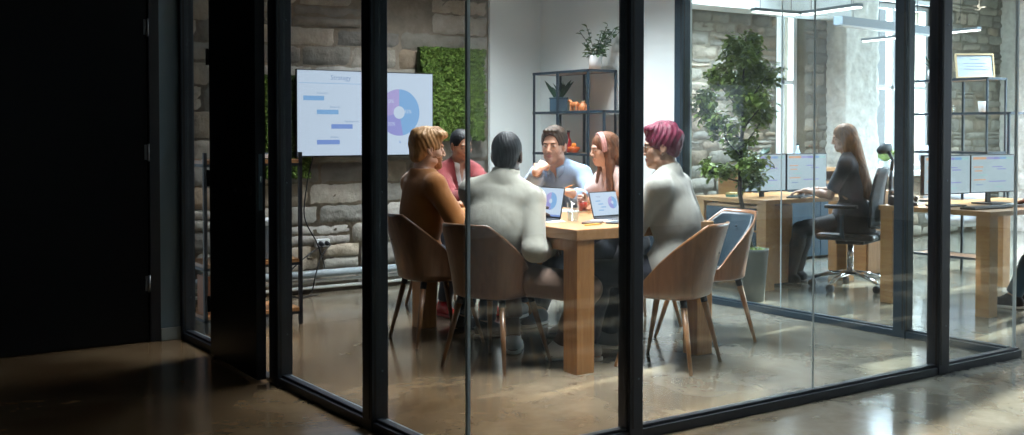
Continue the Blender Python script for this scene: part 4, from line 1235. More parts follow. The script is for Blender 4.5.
sheet('white paper sheet in front of the man in the blue shirt', (4.10,5.45,.750), 1.2)
ph = thing('notebook', 'dark notebook with a pen lying near the table corner', 'notebook', (3.735,4.60,.7505), math.radians(35))
obj('cover', B(-.065,.065,-.045,.045,0,.010), mat('notebook_brown',(.09,.06,.05),.6), ph, bevel=.002)
obj('page_block', B(-.062,.0655,-.043,.043,.002,.008), PAP, ph)
pn = thing('pen', 'yellow pen on the table next to the dark notebook', 'pen', (3.66,4.50,.7505), math.radians(10))
obj('barrel', T([(-.07,0,.005),(.05,0,.005)], .0045, 8), mat('yellow_plastic',(.7,.42,.06),.4), pn, smooth=True); obj('tip', T([(.05,0,.005),(.066,0,.004)], [.004,.001], 8), BLK, pn)
sp = thing('smartphone', 'black smartphone lying face up on the table beside the notebook', 'phone', (3.86,4.55,.7505), math.radians(-60))
obj('body', B(-.036,.036,-.075,.075,0,.008), BLK, sp, bevel=.003); obj('screen', B(-.033,.033,-.07,.07,.008,.0085), mat('dark_glass',(.01,.012,.016),.05), sp)

# ------------------------------------------------------------------ open office
BLUEF = mat('navy_cabinet_front', (.03,.065,.10), .5)
# low sideboard by the stone wall
cr = thing('sideboard', 'low wooden sideboard with dark blue doors against the office stone wall', 'sideboard', (7.6,7.02,0))
obj('carcass', box(box(box(box(B(0,1.5,0,.42,.86,.89), 0,.03,0,.42,0,.86), 1.47,1.5,0,.42,0,.86), .03,1.47,0,.42,.74,.765), .03,1.47,.40,.42,0,.86), OAKD, cr)
obj('carcass_divider', box(B(.48,.505,0,.4,.765,.86), .98,1.005,0,.4,.765,.86), OAKD, cr)
for k in range(3):
    d = obj('door', B(.035+.478*k,.505+.478*k,-.004,.014,.03,.735), BLUEF, cr, bevel=.003)
    obj('handle', B(.2+.478*k,.34+.478*k,-.02,-.004,.68,.692), CHR, d)
p = potted('dark leafy plant in a white pot on the office sideboard', (7.95,7.2,.891))
obj('pot', LT([(0,0),(.05,0),(.065,.09),(.060,.09),(.045,.008),(0,.008)], 22), PLAS, p, smooth=True)
items = [((0,0,.07),(math.cos(a)*s_,math.sin(a)*s_,1),(0,0,1),L_,.06) for a,s_,L_ in [(r.uniform(0,6.28),r.uniform(.3,1.6),r.uniform(.10,.19)) for _ in range(26)]]
leafset('leaves', items, LEAFD, p)
bt = thing('bottle', 'pale blue bottle on the office sideboard', 'bottle', (8.4,7.15,.891))
obj('glass_body', LT([(0,0),(.03,0),(.032,.14),(.012,.19),(.012,.23),(0,.23)], 20), mat('pale_blue_plastic',(.35,.5,.6),.3), bt, smooth=True); obj('cap', T([(0,0,.23),(0,0,.25)], .014, 14), BLK, bt, smooth=True)

def desk(label, x0, x1, y0, y1, z=.715):
    t = thing('office_desk', label, 'desk', ((x0+x1)/2,(y0+y1)/2,0)); W_, D_ = (x1-x0)/2, (y1-y0)/2
    obj('desktop', B(-W_,W_,-D_,D_,z-.035,z), OAKD, t, bevel=.003)
    for sx in (-1,1):
        for sy in (-1,1):
            a, b_ = sx*(W_-.01), sy*(D_-.01)
            obj('leg', B(min(a,a-sx*.10),max(a,a-sx*.10),min(b_,b_-sy*.10),max(b_,b_-sy*.10),0,z-.035), OAKD, t, bevel=.002)
    return t
dA = desk('oak office desk with two monitors where the woman in the dark dress types', 6.45,7.55,5.80,6.60)
dB = desk('oak office desk at the right edge with two monitors and a desk phone', 6.74,8.3,4.10,4.98)
dr = thing('drawer_unit', 'dark blue drawer unit under the left side of the woman\'s office desk', 'drawers', (6.465,5.91,0))
obj('body', B(.02,.42,.0,.57,.03,.66), OAKD, dr)
for k, (z0, z1) in enumerate(((.47,.64),(.27,.455),(.05,.255))):
    d = obj('drawer', B(0,.02,.012,.558,z0,z1), BLUEF, dr, bevel=.003); obj('handle', B(-.02,0,.20,.36,z1-.04,z1-.028), CHR, d)
def gantt(parent, W_, H_, y, seed):
    r = random.Random(seed)
    for k in range(6): obj('chart_bar', B(-W_/2+.01+k*(W_-.02)/6,-W_/2+.01+(k+.93)*(W_-.02)/6,y-.001,y,H_*.87,H_*.93), (S_OR,S_OR,S_LI,S_VI,S_LB,S_TE)[k], parent)
    for z_, x_, w_, m_ in ((.66,.02,.11,S_OR),(.66,.24,.12,S_VI),(.60,.30,.10,S_VI),(.56,.03,.09,S_OR),(.45,.08,.10,S_TE),(.33,.02,.14,S_OR),(.28,.20,.2,S_VI),(.20,.05,.08,S_GR),(.14,.28,.08,S_TE)):
        x0 = -W_/2 + x_*W_/.5; obj('chart_bar', B(x0,x0+w_*W_/.5,y-.001,y,H_*z_,H_*z_+.008), m_, parent)
def monitor(label, loc, rz, W_=.50, H_=.285, grp='office monitors'):
    t = thing('monitor', label, 'monitor', loc, rz, grp)
    obj('stand_foot', B(-.11,.11,-.08,.10,0,.012), BLK, t, bevel=.003); obj('stand_neck', B(-.02,.02,.03,.05,.010,.22), BLK, t)
    c = obj('casing', B(-W_/2,W_/2,0,.03,.085,.085+H_), BLK, t, bevel=.003)
    s = obj('screen', B(-W_/2+.008,W_/2-.008,-.003,.001,.008,H_-.008), S_WO, c, (0,0,.085))
    gantt(s, W_-.02, H_, -.004, 3)
    return t
S_WO = SCR('screen_office_white', (.50,.60,.66), 1.)
mrz = math.radians(-5)
monitor('left monitor on the woman\'s desk, half hidden behind the ficus, coloured timeline on screen', (6.79,6.12,.675), mrz, .46, .31)
monitor('right monitor on the woman\'s desk, directly in front of her, coloured timeline on screen', (7.26,6.08,.675), mrz, .46, .31)
monitor('left of the two monitors on the desk at the right edge', (7.01,4.60,.715), mrz, .50, .285)
monitor('right of the two monitors on the desk at the right edge', (7.52,4.56,.715), mrz, .50, .285)
def keyboard(label, loc, rz):
    k = thing('keyboard', label, 'keyboard', loc, rz); obj('body', B(-.21,.21,-.06,.06,0,.014), BLK, k, bevel=.004)
    bm = bmesh.new()
    for i in range(17):
        for j in range(5): box(bm, -.2+i*.0235,-.181+i*.0235,-.05+j*.02,-.034+j*.02,.014,.019)
    obj('keys', bm, mat('dark_keys',(.05,.06,.07),.5), k)
keyboard('black keyboard under the hands of the woman in the dark dress', (7.02,5.93,.715), math.radians(22))
keyboard('black keyboard lying on the desk at the right edge', (7.02,4.30,.715), math.radians(-4))
bk = thing('office_book', 'thin closed laptop lying on the desk at the right edge', 'laptop', (7.50,4.28,.715), .1)
obj('base', B(-.16,.16,-.11,.11,0,.010), mat('silver_case',(.45,.48,.50),.3,.6), bk, bevel=.003); obj('lid', B(-.16,.16,-.11,.11,.011,.018), mat('silver_case',(.45,.48,.50)), bk, bevel=.003)
ph = thing('desk_phone', 'black desk phone on the far end of the desk at the right edge', 'phone', (6.88,4.84,.715), math.radians(20))
bm = bmesh.new(); vs = [bm.verts.new(p) for p in ((-.09,-.10,0),(.09,-.10,0),(.09,.10,0),(-.09,.10,0),(-.09,-.10,.02),(.09,-.10,.02),(.09,.10,.07),(-.09,.10,.07))]
for f in ((3,2,1,0),(4,5,6,7),(0,1,5,4),(1,2,6,5),(2,3,7,6),(3,0,4,7)): bm.faces.new([vs[i] for i in f])
obj('body', bm, BLK, ph, bevel=.006)
obj('handset', T([(-.065,-.095,.05),(-.065,-.05,.062),(-.065,.05,.088),(-.065,.095,.095)], [.022,.013,.013,.022], 12), BLK, ph, smooth=True)
bm = bmesh.new()
for i in range(3):
    for j in range(4): box(bm, -.01+i*.028,.012+i*.028,-.075+j*.028,-.055+j*.028,.026+j*.007,.034+j*.007)
obj('keypad', bm, mat('dark_keys',(.05,.06,.07)), ph); obj('display', B(-.01,.075,.045,.085,.058,.072), mat('lcd_grey',(.2,.26,.28),.2), ph)
st = thing('sticky_note_block', 'yellow and teal block of sticky notes on the woman\'s desk, left end', 'notes', (6.60,6.30,.715), .4)
obj('note_stack', B(-.05,.05,-.04,.04,.02,.035), mat('note_yellow',(.65,.58,.25),.7), st); obj('note_stack', B(-.05,.05,-.04,.04,.0,.02), mat('note_teal',(.12,.35,.33),.7), st)
cb = thing('wooden_cabinet', 'tall plain wooden cabinet behind the office chair', 'cabinet', (7.75,5.85,0))
obj('body', B(0,.4,0,.4,.03,.74), OAKD, cb, bevel=.003); obj('door', B(.01,.39,-.018,-.001,.05,.72), wood('cabinet_brown',(.30,.15,.06),(.40,.22,.10),.4,'Z'), cb, bevel=.002); obj('plinth', B(.01,.39,.01,.39,0,.03), BLK, cb)

# framed certificate, cup, glass on the office shelf
ct = thing('certificate_frame', 'certificate in a thin wooden frame leaning on the office shelf top', 'picture', (8.72,5.45,1.722)); ct.rotation_euler = (math.radians(-10),0,math.radians(-16))
ct.rotation_euler = (math.radians(-12),0,math.radians(-35)); ct.scale = (.88,1,.88)
FRW = mat('light_frame_wood', (.50,.38,.20), .5)
obj('frame', box(box(box(B(-.19,.19,0,.022,0,.014), -.19,.19,0,.022,.236,.25), -.19,-.176,0,.022,.014,.236), .176,.19,0,.022,.014,.236), FRW, ct)
pg = obj('page', B(-.176,.176,.008,.016,.014,.236), mat('certificate_page',(.42,.50,.58),.3), ct)
obj('printed_lines', box(box(box(B(-.05,.05,.0065,.008,.19,.198), -.11,.11,.0065,.008,.150,.154), -.09,.09,.0065,.008,.120,.124), -.12,.12,.0065,.008,.09,.094), mat('print_grey',(.2,.24,.3),.6), pg)
cp = thing('cup', 'white cup on the upper inside board of the office shelf', 'cup', (8.74,5.40,1.421))
obj('cup_body', LT([(0,0),(.028,0),(.032,.01),(.040,.095),(.036,.095),(.028,.012),(0,.012)], 24), PLAS, cp, smooth=True); obj('handle', T([(.036,0,.075),(.062,0,.07),(.062,0,.035),(.034,0,.028)], .006, 10), PLAS, cp, smooth=True)
cn = thing('candle', 'small yellow candle in a glass beside the white cup', 'candle', (8.72,5.70,1.421))
obj('wax', LT([(0,.004),(.026,.004),(.026,.045),(0,.045)], 20), mat('yellow_wax',(.65,.5,.2),.5), cn, smooth=True); obj('glass_body', LT([(0,0),(.03,0),(.033,.07),(.031,.07),(.028,.004),(0,.004)], 20), CG, cn, smooth=True)
p = potted('dark spiky plant in a pale pot at the left end of the office shelf top', (8.74,5.88,1.722))
obj('pot', LT([(0,0),(.045,0),(.055,.09),(.05,.09),(.04,.01),(0,.01)], 20), PLAS, p, smooth=True)
leafset('leaves', [((0,0,.07),(math.cos(a)*s_,math.sin(a)*s_,1),(0,0,1),L_,.035) for a,s_,L_ in [(r.uniform(0,6.28),r.uniform(.1,.8),r.uniform(.12,.24)) for _ in range(22)]], LEAFD, p)
p = potted('small light green plant on the office window sill', (10.55,7.70,.80))
obj('pot', LT([(0,0),(.05,0),(.07,.12),(.064,.12),(.05,.01),(0,.01)], 20), PLAS, p, smooth=True)
leafset('leaves', [((0,0,.1),(math.cos(a)*s_,math.sin(a)*s_,1),(0,0,1),L_,.08) for a,s_,L_ in [(r.uniform(0,6.28),r.uniform(.3,1.5),r.uniform(.16,.3)) for _ in range(34)]], LEAFY, p)

# white rounded armchair behind the monitors
ac = thing('lounge_chair', 'white rounded lounge chair back behind the monitors at the right edge', 'chair', (9.6,6.15,0), math.radians(35))
S = SDF((-.42,-.4,0.1), (.42,.4,1.2), .012)
S.ell((0,.0,.42), (.33,.32,.09), None, .03); S.cone((-.22,.24,.5),(-.22,.30,1.02), .09,.085,.05); S.cone((.22,.24,.5),(.22,.30,1.02), .09,.085,.05); S.cone((-.22,.30,1.02),(.22,.30,1.02), .085,.085,.05); S.ell((0,.26,.75),(.26,.07,.32),None,.06)
for g in (-1,1): S.cone((g*.33,-.2,.6),(g*.31,.22,.66), .05,.06,.04); S.cone((g*.33,-.2,.6),(g*.3,-.2,.42), .05,.05,.03)
V, Q = S.mesh(); mesh_np('upholstery', V, Q, mat('white_fabric',(.55,.58,.64),.85,bump=.2,bscale=150), ac)
for sx in (-1,1):
    for sy in (-1,1): obj('leg', T([(sx*.2,sy*.2,.36),(sx*.27,sy*.27,0)], [.018,.011], 10), LEGLT, ac, smooth=True)

# office task chair
oc = thing('office_chair', 'black mesh office chair with headrest and chrome base under the typing woman', 'chair', (7.13,5.53,0), face_rz(114))
obj('seat', box(bmesh.new(), -.23,.23,-.23,.22,.40,.455), BLK, oc, bevel=.025)
obj('gas_lift', T([(0,0,.13),(0,0,.40)], [.028,.022], 16), CHR, oc, smooth=True); obj('mechanism', B(-.08,.08,-.12,.1,.36,.40), BLK, oc, bevel=.008)
for k in range(5):
    a = 2*PI*k/5+.35; d = Vector((math.cos(a), math.sin(a), 0))
    l = obj('base_arm', T([d*.02+Vector((0,0,.13)), d*.16+Vector((0,0,.115)), d*.30+Vector((0,0,.075))], [.022,.017,.013], 12), CHR, oc, smooth=True)
    w = obj('caster', T([d*.30+Vector((-d.y,d.x,0))*.022+Vector((0,0,.029)), d*.30-Vector((-d.y,d.x,0))*.022+Vector((0,0,.029))], .029, 18), BLK, l, smooth=True)
MESHM = mat('mesh_fabric', (.03,.045,.06), .7)
bm = bmesh.new(); n = 12; g = []
for i in range(n+1):
    row = []
    for j in range(15):
        u, v = i/n*2-1, j/14; wdt = .215*(1-.25*v**3)
        row.append(bm.verts.new((u*wdt, -.235-.05*v-.03*math.sin(v*PI)*-1*.6+.035*u*u, .52+v*.44)))
    g.append(row)
for i in range(n):
    for j in range(14): bm.faces.new((g[i][j],g[i+1][j],g[i+1][j+1],g[i][j+1]))
bk_ = obj('backrest', bm, MESHM, oc, smooth=True); md = bk_.modifiers.new('t','SOLIDIFY'); md.thickness = .008
rim = [(-.215,-.20,.52),(-.215,-.205,.72),(-.19,-.23,.88),(-.16,-.25,.96),(.16,-.25,.96),(.19,-.23,.88),(.215,-.205,.72),(.215,-.20,.52),(0,-.235,.50),(-.215,-.20,.52)]
obj('back_frame', T(rim, .013, 10), BLK, bk_, smooth=True)
obj('back_post', T([(0,-.1,.38),(0,-.24,.42),(0,-.30,.60),(0,-.31,.95)], [.025,.022,.018,.014], 12), mat('blue_black_plastic',(.03,.06,.09),.35), oc, smooth=True)
obj('lumbar_support', B(-.11,.11,-.275,-.25,.56,.68), mat('blue_black_plastic',(.03,.06,.09)), oc, bevel=.01)
hr = obj('headrest', T([(-.11,-.245,1.10),(-.06,-.265,1.125),(.06,-.265,1.125),(.11,-.245,1.10)], [.028,.038,.038,.028], 14), MESHM, oc, smooth=True)
obj('headrest_stem', T([(0,-.31,.94),(0,-.32,1.03),(0,-.285,1.10)], .013, 10), BLK, hr, smooth=True)
for g_ in (-1,1):
    a_ = obj('armrest', B(g_*.27-.035,g_*.27+.035,-.12,.13,.655,.685), BLK, oc, bevel=.012)
    obj('armrest_post', tube(T([(g_*.27,0,.655),(g_*.27,0,.44)], .016, 10), [(g_*.27,0,.44),(g_*.12,0,.40)], .014, 10), mat('blue_black_plastic',(.03,.06,.09)), a_, smooth=True)

# ------------------------------------------------------------------ the ficus in its planter
tr = thing('ficus_tree', 'tall leafy ficus tree in a grey planter just beyond the glass partition', 'tree', (6.04,5.56,0))
obj('planter', LT([(0,0),(.085,0),(.115,.36),(.117,.385),(.105,.385),(.10,.36),(0,.355)], 28), mat('planter_grey',(.13,.14,.13),.7,bump=.2,bscale=40), tr, smooth=True)
leafset('ground_moss', [((r.uniform(-.08,.08),r.uniform(-.08,.08),.355),(r.uniform(-1,1),r.uniform(-1,1),1.3),(0,0,1),.05,.02) for _ in range(70)], LEAFY, tr)
bm = bmesh.new(); R_ = random.Random(12); items = []; IR = Vector((.821,-.571,0))
def clampx(v): v.x = max(v.x, -.24); return v
def twig(p, d, L_, rad, lvl):
    pts = [p.copy()]; q = p.copy(); dd = d.copy()
    for k in range(5):
        dd = (dd + Vector((R_.uniform(-.2,.2),R_.uniform(-.2,.2),R_.uniform(-.05,.13)))).normalized(); q = clampx(q + dd*L_/5); pts.append(q.copy())
        if lvl:
            for _ in range(3):
                a = R_.uniform(0,6.28); b = clampx(q + Vector((R_.gauss(0,.02),R_.gauss(0,.02),R_.gauss(0,.02))))
                items.append((tuple(b), (math.cos(a),math.sin(a),R_.uniform(-.9,.4)), (0,0,1), R_.uniform(.038,.06), R_.uniform(.024,.036)))
    tube(bm, pts, [rad*(1-.14*i) for i in range(6)], 6)
    if lvl < 2:
        for k in range(4):
            t = R_.randint(1,4); a = R_.uniform(0,6.28)
            twig(pts[t], (dd*.5+Vector((math.cos(a),math.sin(a),R_.uniform(-.2,.6)))*.8).normalized(), L_*.5, rad*.5, lvl+1)
z0 = .345; trunk = [Vector((0,0,z0)), Vector((0,0,.55))-IR*.05, Vector((0,0,.80))-IR*.10, Vector((0,0,1.10))-IR*.09, Vector((0,0,1.45))-IR*.07, Vector((0,0,1.75))-IR*.06, Vector((0,0,1.95))-IR*.06]
tube(bm, trunk, [.019,.017,.016,.014,.011,.008,.004], 10)
for k in range(17):
    zz = .82 + 1.0*k/16; i0 = max(i for i in range(6) if trunk[i].z <= zz); p = trunk[i0].lerp(trunk[i0+1], (zz-trunk[i0].z)/(trunk[i0+1].z-trunk[i0].z))
    a = k*2.4; up_ = .15 if k < 4 else .7
    twig(p, Vector((math.cos(a),math.sin(a),up_)).normalized(), (.26,.24,.20,.26,.36,.40,.40,.36,.40,.34,.36,.30,.32,.24,.26,.20,.16)[k], .008, 0)
obj('trunk', bm, BARK, tr, smooth=True)
leafset('leaves', items, LEAFY, tr)
print('ficus leaves', len(items))

# ------------------------------------------------------------------ pendant lamps in the office
LAMPBODY = mat('lamp_body_blue_grey', (.22,.28,.33), .5)
LAMPL = mat('lamp_diffuser', (.9,.9,.9), .5, emis=(1.,.97,.92), estr=4.)
LAMPD = mat('lamp_diffuser_dim', (.7,.75,.8), .5)
def pendant(label, a, b_, lit=True, w=.06, hgt=.036):
    a = Vector(a); b_ = Vector(b_); d = b_-a; L_ = d.length
    t = thing('pendant_lamp', label, 'lamp', tuple(a), math.atan2(d.y,d.x), 'linear pendant lamps')
    obj('body', B(0,L_,-w/2,w/2,.012,hgt), LAMPBODY, t); obj('diffuser', B(.01,L_-.01,-w/2+.004,w/2-.004,.0,.012), LAMPL if lit else LAMPD, t)
    for x_ in (.15*L_,.85*L_): obj('suspension_wire', T([(x_,0,hgt),(x_,0,ZC-a.z)], .0025, 6), BLK, t)
    return t
pendant('lit linear lamp hanging in front of the tall office window', (9.40,5.85,2.20),(9.60,7.30,2.20))
pendant('unlit blue-grey linear lamp with its square end pointing at the pier', (7.70,6.12,2.17),(9.25,6.27,2.17), False, .09,.085)
pendant('lit linear lamp above the ficus, the shorter piece', (6.50,5.99,2.20),(6.99,5.96,2.20))
pendant('lit linear lamp right of the ficus top, the longer piece', (6.93,5.30,2.20),(7.02,5.93,2.20))
# ------------------------------------------------------------------ people
SK_F = skin_mats('fair', (.56,.34,.25), (.44,.19,.15))
SK_T = skin_mats('tan', (.52,.30,.21), (.36,.13,.10))
SK_D = skin_mats('dark', (.075,.038,.026), (.10,.04,.035))
SK_M = skin_mats('medium', (.44,.25,.17), (.36,.12,.10))
def cloth(n, c, v=.12, b=.75, bs=13, sheen=.2): return mat(n, c, .88, var=v, vscale=7, bump=b, bscale=bs, sheen=sheen, stretch=(1,1,.6))
HB = lambda n, c, v=.45: mat(n, c, .58, var=v, vscale=60, spec=.3, bump=.25, bscale=90, stretch=(1,1,.15))
MUST = cloth('mustard_wool', (.30,.105,.016)); CREAM = cloth('off_white_wool', (.31,.30,.255)); DNAVY = cloth('navy_cotton', (.016,.022,.040)); 
BROWNP = cloth('grey_brown_trouser', (.15,.095,.07)); BURG = cloth('burgundy_wool', (.155,.012,.016)); SHW_ = cloth('white_shirt_cotton', (.62,.64,.66), .04); LBLUE = cloth('light_blue_cotton', (.23,.32,.46), .08)
PINK = cloth('pale_pink_blouse', (.60,.43,.40), .05); BLAZ = cloth('pale_linen_blazer', (.34,.335,.30), .06); DRESS = cloth('dark_navy_dress', (.020,.027,.040)); JEAN = cloth('teal_denim', (.04,.09,.14)); 
WSHOE = mat('white_leather', (.80,.82,.84), .45); WSOLE = mat('white_rubber', (.68,.68,.66), .6); REDL = mat('red_patent', (.42,.015,.02), .2); DKSH = mat('dark_suede', (.02,.02,.024), .7); GRSH = mat('grey_mesh_shoe', (.28,.29,.30), .8)

# man in the mustard sweater
J = skeleton((3.27,5.64,.49), -6, lean=0, s=1.0, head_face=-16, hpitch=-4, hands={'R':(3.56,5.42,.79),'L':(3.56,5.74,.79)}, elbows={'R':(-.6,-.5,-.7),'L':(-.4,.6,-.7)}, feet={'L':(3.62,5.74),'R':(3.62,5.48)})
person(J, 'blond bearded man in a mustard sweater sitting at the left side of the table', SK_F, shoe=DKSH, shoe_sole=BLK, hf=.0038)
top(J, 'sweater', MUST, .018, .97, .0045, 3, 19., collar='crew'); trousers(J, 'trousers', DNAVY)
HBL = HB('hair_blond_ginger', (.36,.19,.075), .2); hair(J, HBL, 'wavy'); brows(J, HBL)
def beard(J, m, big=0.):
    s = J.s; S = SDF(J.hc-.16, J.hc+.16, .0035); W = lambda x,y,z: J.hc+J.H@np.array([x,y,z])*s
    E = lambda x,y,z,rx,ry,rz,k=.01,op='add': S.ell(W(x,y,z),(rx*s,ry*s,rz*s),J.H,k,op)
    E(0,.022,-.037, .061,.068,.087, .01); E(0,.064,-.096, .033,.028,.028, .02)
    S.cutplane(W(0,0,-.050), J.H@np.array([0,-.35,1.])); S.cutplane(W(0,-.0,0), J.H@np.array([0,-1.,.0]))
    E(0,.094,-.0665, .026,.022,.0085, .002,'sub'); E(0,-.02,-.2,.1,.06,.1,.01,'sub')
    piece(J, S, 'beard', m, 1, .0012, 4, 160.)
beard(J, mat('beard_ginger', (.30,.125,.05), .8, var=.3, vscale=80))

# man in the off-white sweater
J = skeleton((3.20,4.80,.50), 44, lean=12, side=6, s=1.03, head_face=44, hpitch=-6, spine=.46, hands={'R':(3.54,4.74,.61),'L':(3.58,5.00,.79)}, elbows={'R':(-.5,-.5,-.6),'L':(-1.,.3,-.5)}, feet={'L':(3.50,5.02),'R':(3.60,4.72)}, knees={'R':(.5,-.9,.6),'L':(.2,.3,1)})
person(J, 'dark-haired man in an off-white roll-neck sweater with his back to the glass corner', SK_D, toe_dirs={'L':(.5,.6),'R':(.9,-.1)}, shoe=WSHOE, shoe_sole=WSOLE, shoe_name='sneaker')
top(J, 'sweater', CREAM, .020, .97, .005, 8, 17., collar='turtle'); trousers(J, 'trousers', BROWNP, .014, .72)
hair(J, HB('hair_black', (.006,.007,.010), .3), 'crop'); brows(J, HB('hair_black', (.006,.007,.010)))

# woman in the burgundy jacket
J = skeleton((4.03,6.57,.55), -92, lean=14, s=.95, female=True, head_face=-93, hpitch=-14, hroll=3, hands={'R':(3.88,6.02,.79),'L':(4.14,5.98,.79)}, feet={'R':(3.80,6.28),'L':(4.12,6.24)})
person(J, 'woman with slicked-back black hair in a burgundy jacket over a white collar, far table end', SK_M, shoe=REDL, shoe_sole=REDL, foot_r=.8)
sh_ = top(J, 'shirt', SHW_, .010, .9, .002, 12, 22., vee=(.034,.10)); shirt_collar(J, SHW_, spread=.9, hgt=.035, r0=.060*J.s, parent=sh_)
top(J, 'jacket', BURG, .021, .95, .003, 13, 18., vee=(.075,.24)); trousers(J, 'trousers', DNAVY, .011, .93)
HK = HB('hair_black', (.006,.007,.010)); hair(J, HK, 'bun'); brows(J, HK)
EAR = mat('earring_silver', (.7,.7,.7), .2, 1.)
for g in (-1,1): head_extra(J, 'earring', EAR, [('e',(g*.078,-.002,-.050),(.004,.004,.010))])

# man in the light blue shirt
J = skeleton((4.70,5.98,.555), 203, lean=28, s=1.02, head_face=212, hpitch=-3, hroll=0, hands={'R':(4.135,5.655,1.005),'L':(4.28,5.52,.86)}, elbows={'R':(-.3,.5,-1.),'L':(.5,-.7,-.8)}, feet={'L':(4.15,5.66),'R':(4.2,5.95)})
J.wr['R'] = J.wr['R']
person(J, 'man in a light blue shirt resting his chin on his hand across the table', SK_T, shoe=GRSH, shoe_sole=WSOLE,
       handspec={'R':((.80,.30,.45),(.45,.55,-.6),(.75,1.1,.8)), 'L':((-.75,-.1,.1),(-.2,.1,-1),(.6,.9,.5))})
top(J, 'shirt', LBLUE, .017, .90, .0045, 21, 22., vee=(.028,.06)); shirt_collar(J, LBLUE, spread=.75); trousers(J, 'trousers', DNAVY)
HBR = HB('hair_dark_brown', (.035,.02,.012)); hair(J, HBR, 'short'); brows(J, HBR)
beard(J, mat('stubble_brown', (.34,.19,.13), .85))
for o_ in list(bpy.data.objects):
    if o_.name.startswith('beard') and o_.parent == J.o: o_.name = 'stubble'; o_.scale = (1,1,1)
fa = nrm(J.wr['R']-J.el['R']); cb_ = J.wr['R'] - fa*.035
S = SDF(cb_-.06, cb_+.06, .0025); S.cone(cb_-fa*.006, cb_+fa*.006, .033,.033,.001); S.cone(cb_-fa*.05, cb_+fa*.05, .0285,.0285,.001,'sub')
V, Q = S.mesh(); o = mesh_np('wristband', V-J.org, Q, mat('brown_leather_band',(.20,.09,.04),.5), J.o)
blue = J
pc = thing('pencil', 'orange pencil held by the man in the light blue shirt', 'pencil', tuple(J.wr['L']+np.array([-.075,-.02,.02])))
pc.rotation_euler = (0, math.radians(-22), math.radians(-30))
obj('shaft', T([(-.07,0,0),(.075,0,0)], .0042, 6), mat('orange_pencil_paint',(.75,.25,.03),.35), pc); obj('tip', T([(.075,0,0),(.093,0,0)], [.0042,.0006], 6), mat('pencil_wood',(.5,.33,.18),.7), pc)

# woman with the pink headband
J = skeleton((4.62,5.33,.54), 172, lean=16, s=.94, female=True, head_face=160, hpitch=-5, hands={'R':(4.285,5.33,.815),'L':(4.28,5.12,.79)}, elbows={'R':(.3,.7,-.8),'L':(.4,-.7,-.7)}, feet={'L':(4.08,4.92),'R':(4.12,5.25)})
person(J, 'long-haired woman with a pink headband and pale blouse, holding a red drink', SK_F, toe_dirs={'L':(-.9,.1),'R':(-1,0)}, shoe=GRSH, shoe_sole=WSOLE, shoe_name='sneaker',
       handspec={'R':((-1,-.15,.1),(-.1,-1,.05),(.55,.65,.4))})
top(J, 'blouse', PINK, .012, .95, .0035, 31, 26., short=.30, vee=(.05,.09), puff=.01)
trousers(J, 'trousers', DNAVY, .011, .93)
HA = HB('hair_auburn', (.14,.052,.022)); hair(J, HA, 'long'); brows(J, HA)
pts = [(.088*math.cos(a), .030, -.01+.118*math.sin(a)) for a in np.linspace(-.05, PI+.05, 15)]
head_extra(J, 'headband', mat('pink_satin',(.50,.23,.21),.45), [('c',(a[0]*1.02,a[1]-.012,a[2]+.012),(b_[0]*1.02,b_[1]-.012,b_[2]+.012),.0105,.0105) for a,b_ in zip(pts,pts[1:])] + [('c',(a[0]*1.0,a[1]+.006,a[2]+.008),(b_[0]*1.0,b_[1]+.006,b_[2]+.008),.0105,.0105) for a,b_ in zip(pts,pts[1:])], .003)
f_ = nrm((-1,-.15,0)); gp = J.wr['R'] + f_*.085 + np.array([0,-.042,0]); 
tumbler('tumbler', 'short tumbler of red drink held by the woman with the pink headband', (float(gp[0]),float(gp[1]),.7505), RED)

# person with magenta hair
J = skeleton((4.035,4.255,.535), 118, lean=6, s=.98, female=False, head_face=140, hpitch=-3, spine=.49, hands={'R':(4.16,4.60,.79),'L':(4.00,4.52,.79)}, elbows={'R':(.7,-.2,-.7),'L':(-.7,-.3,-.6)}, feet={'L':(3.72,4.62),'R':(4.02,4.80)})
person(J, 'person with short magenta hair and glasses in a pale blazer, near table end', SK_M, shoe=GRSH, shoe_sole=WSOLE, shoe_name='sneaker')
top(J, 'inner_top', DNAVY, .008, .3, 0, 1, vee=(.03,.06), arms='')
top(J, 'blazer', BLAZ, .019, .97, .0045, 41, 17., vee=(.06,.26), skirt=.06, collar=None)
shirt_collar(J, BLAZ, 'lapel_collar', 1.5, .030, .074)
trousers(J, 'trousers', DNAVY)
HM = HB('hair_magenta', (.13,.010,.035), .6); hair(J, HM, 'pixie', seed=5); brows(J, HB('hair_black',(.006,.007,.010)))
GL = mat('glasses_black',(.01,.01,.012),.3)
pr = []
for g in (-1,1):
    c = [(g*.032+.021*math.cos(a), .100, .0+.017*math.sin(a)) for a in np.linspace(0,2*PI,15)]
    pr += [('c',a,b_,.0016,.0016) for a,b_ in zip(c,c[1:])] + [('c',(g*.053,.100,.004),(g*.080,.0,.006),.0016,.0016)]
pr += [('c',(-.011,.102,.002),(.011,.102,.002),.0016,.0016)]
head_extra(J, 'glasses', GL, pr, .0018)
head_extra(J, 'earring', EAR, [('e',(-.080,-.002,-.040),(.004,.004,.006))])

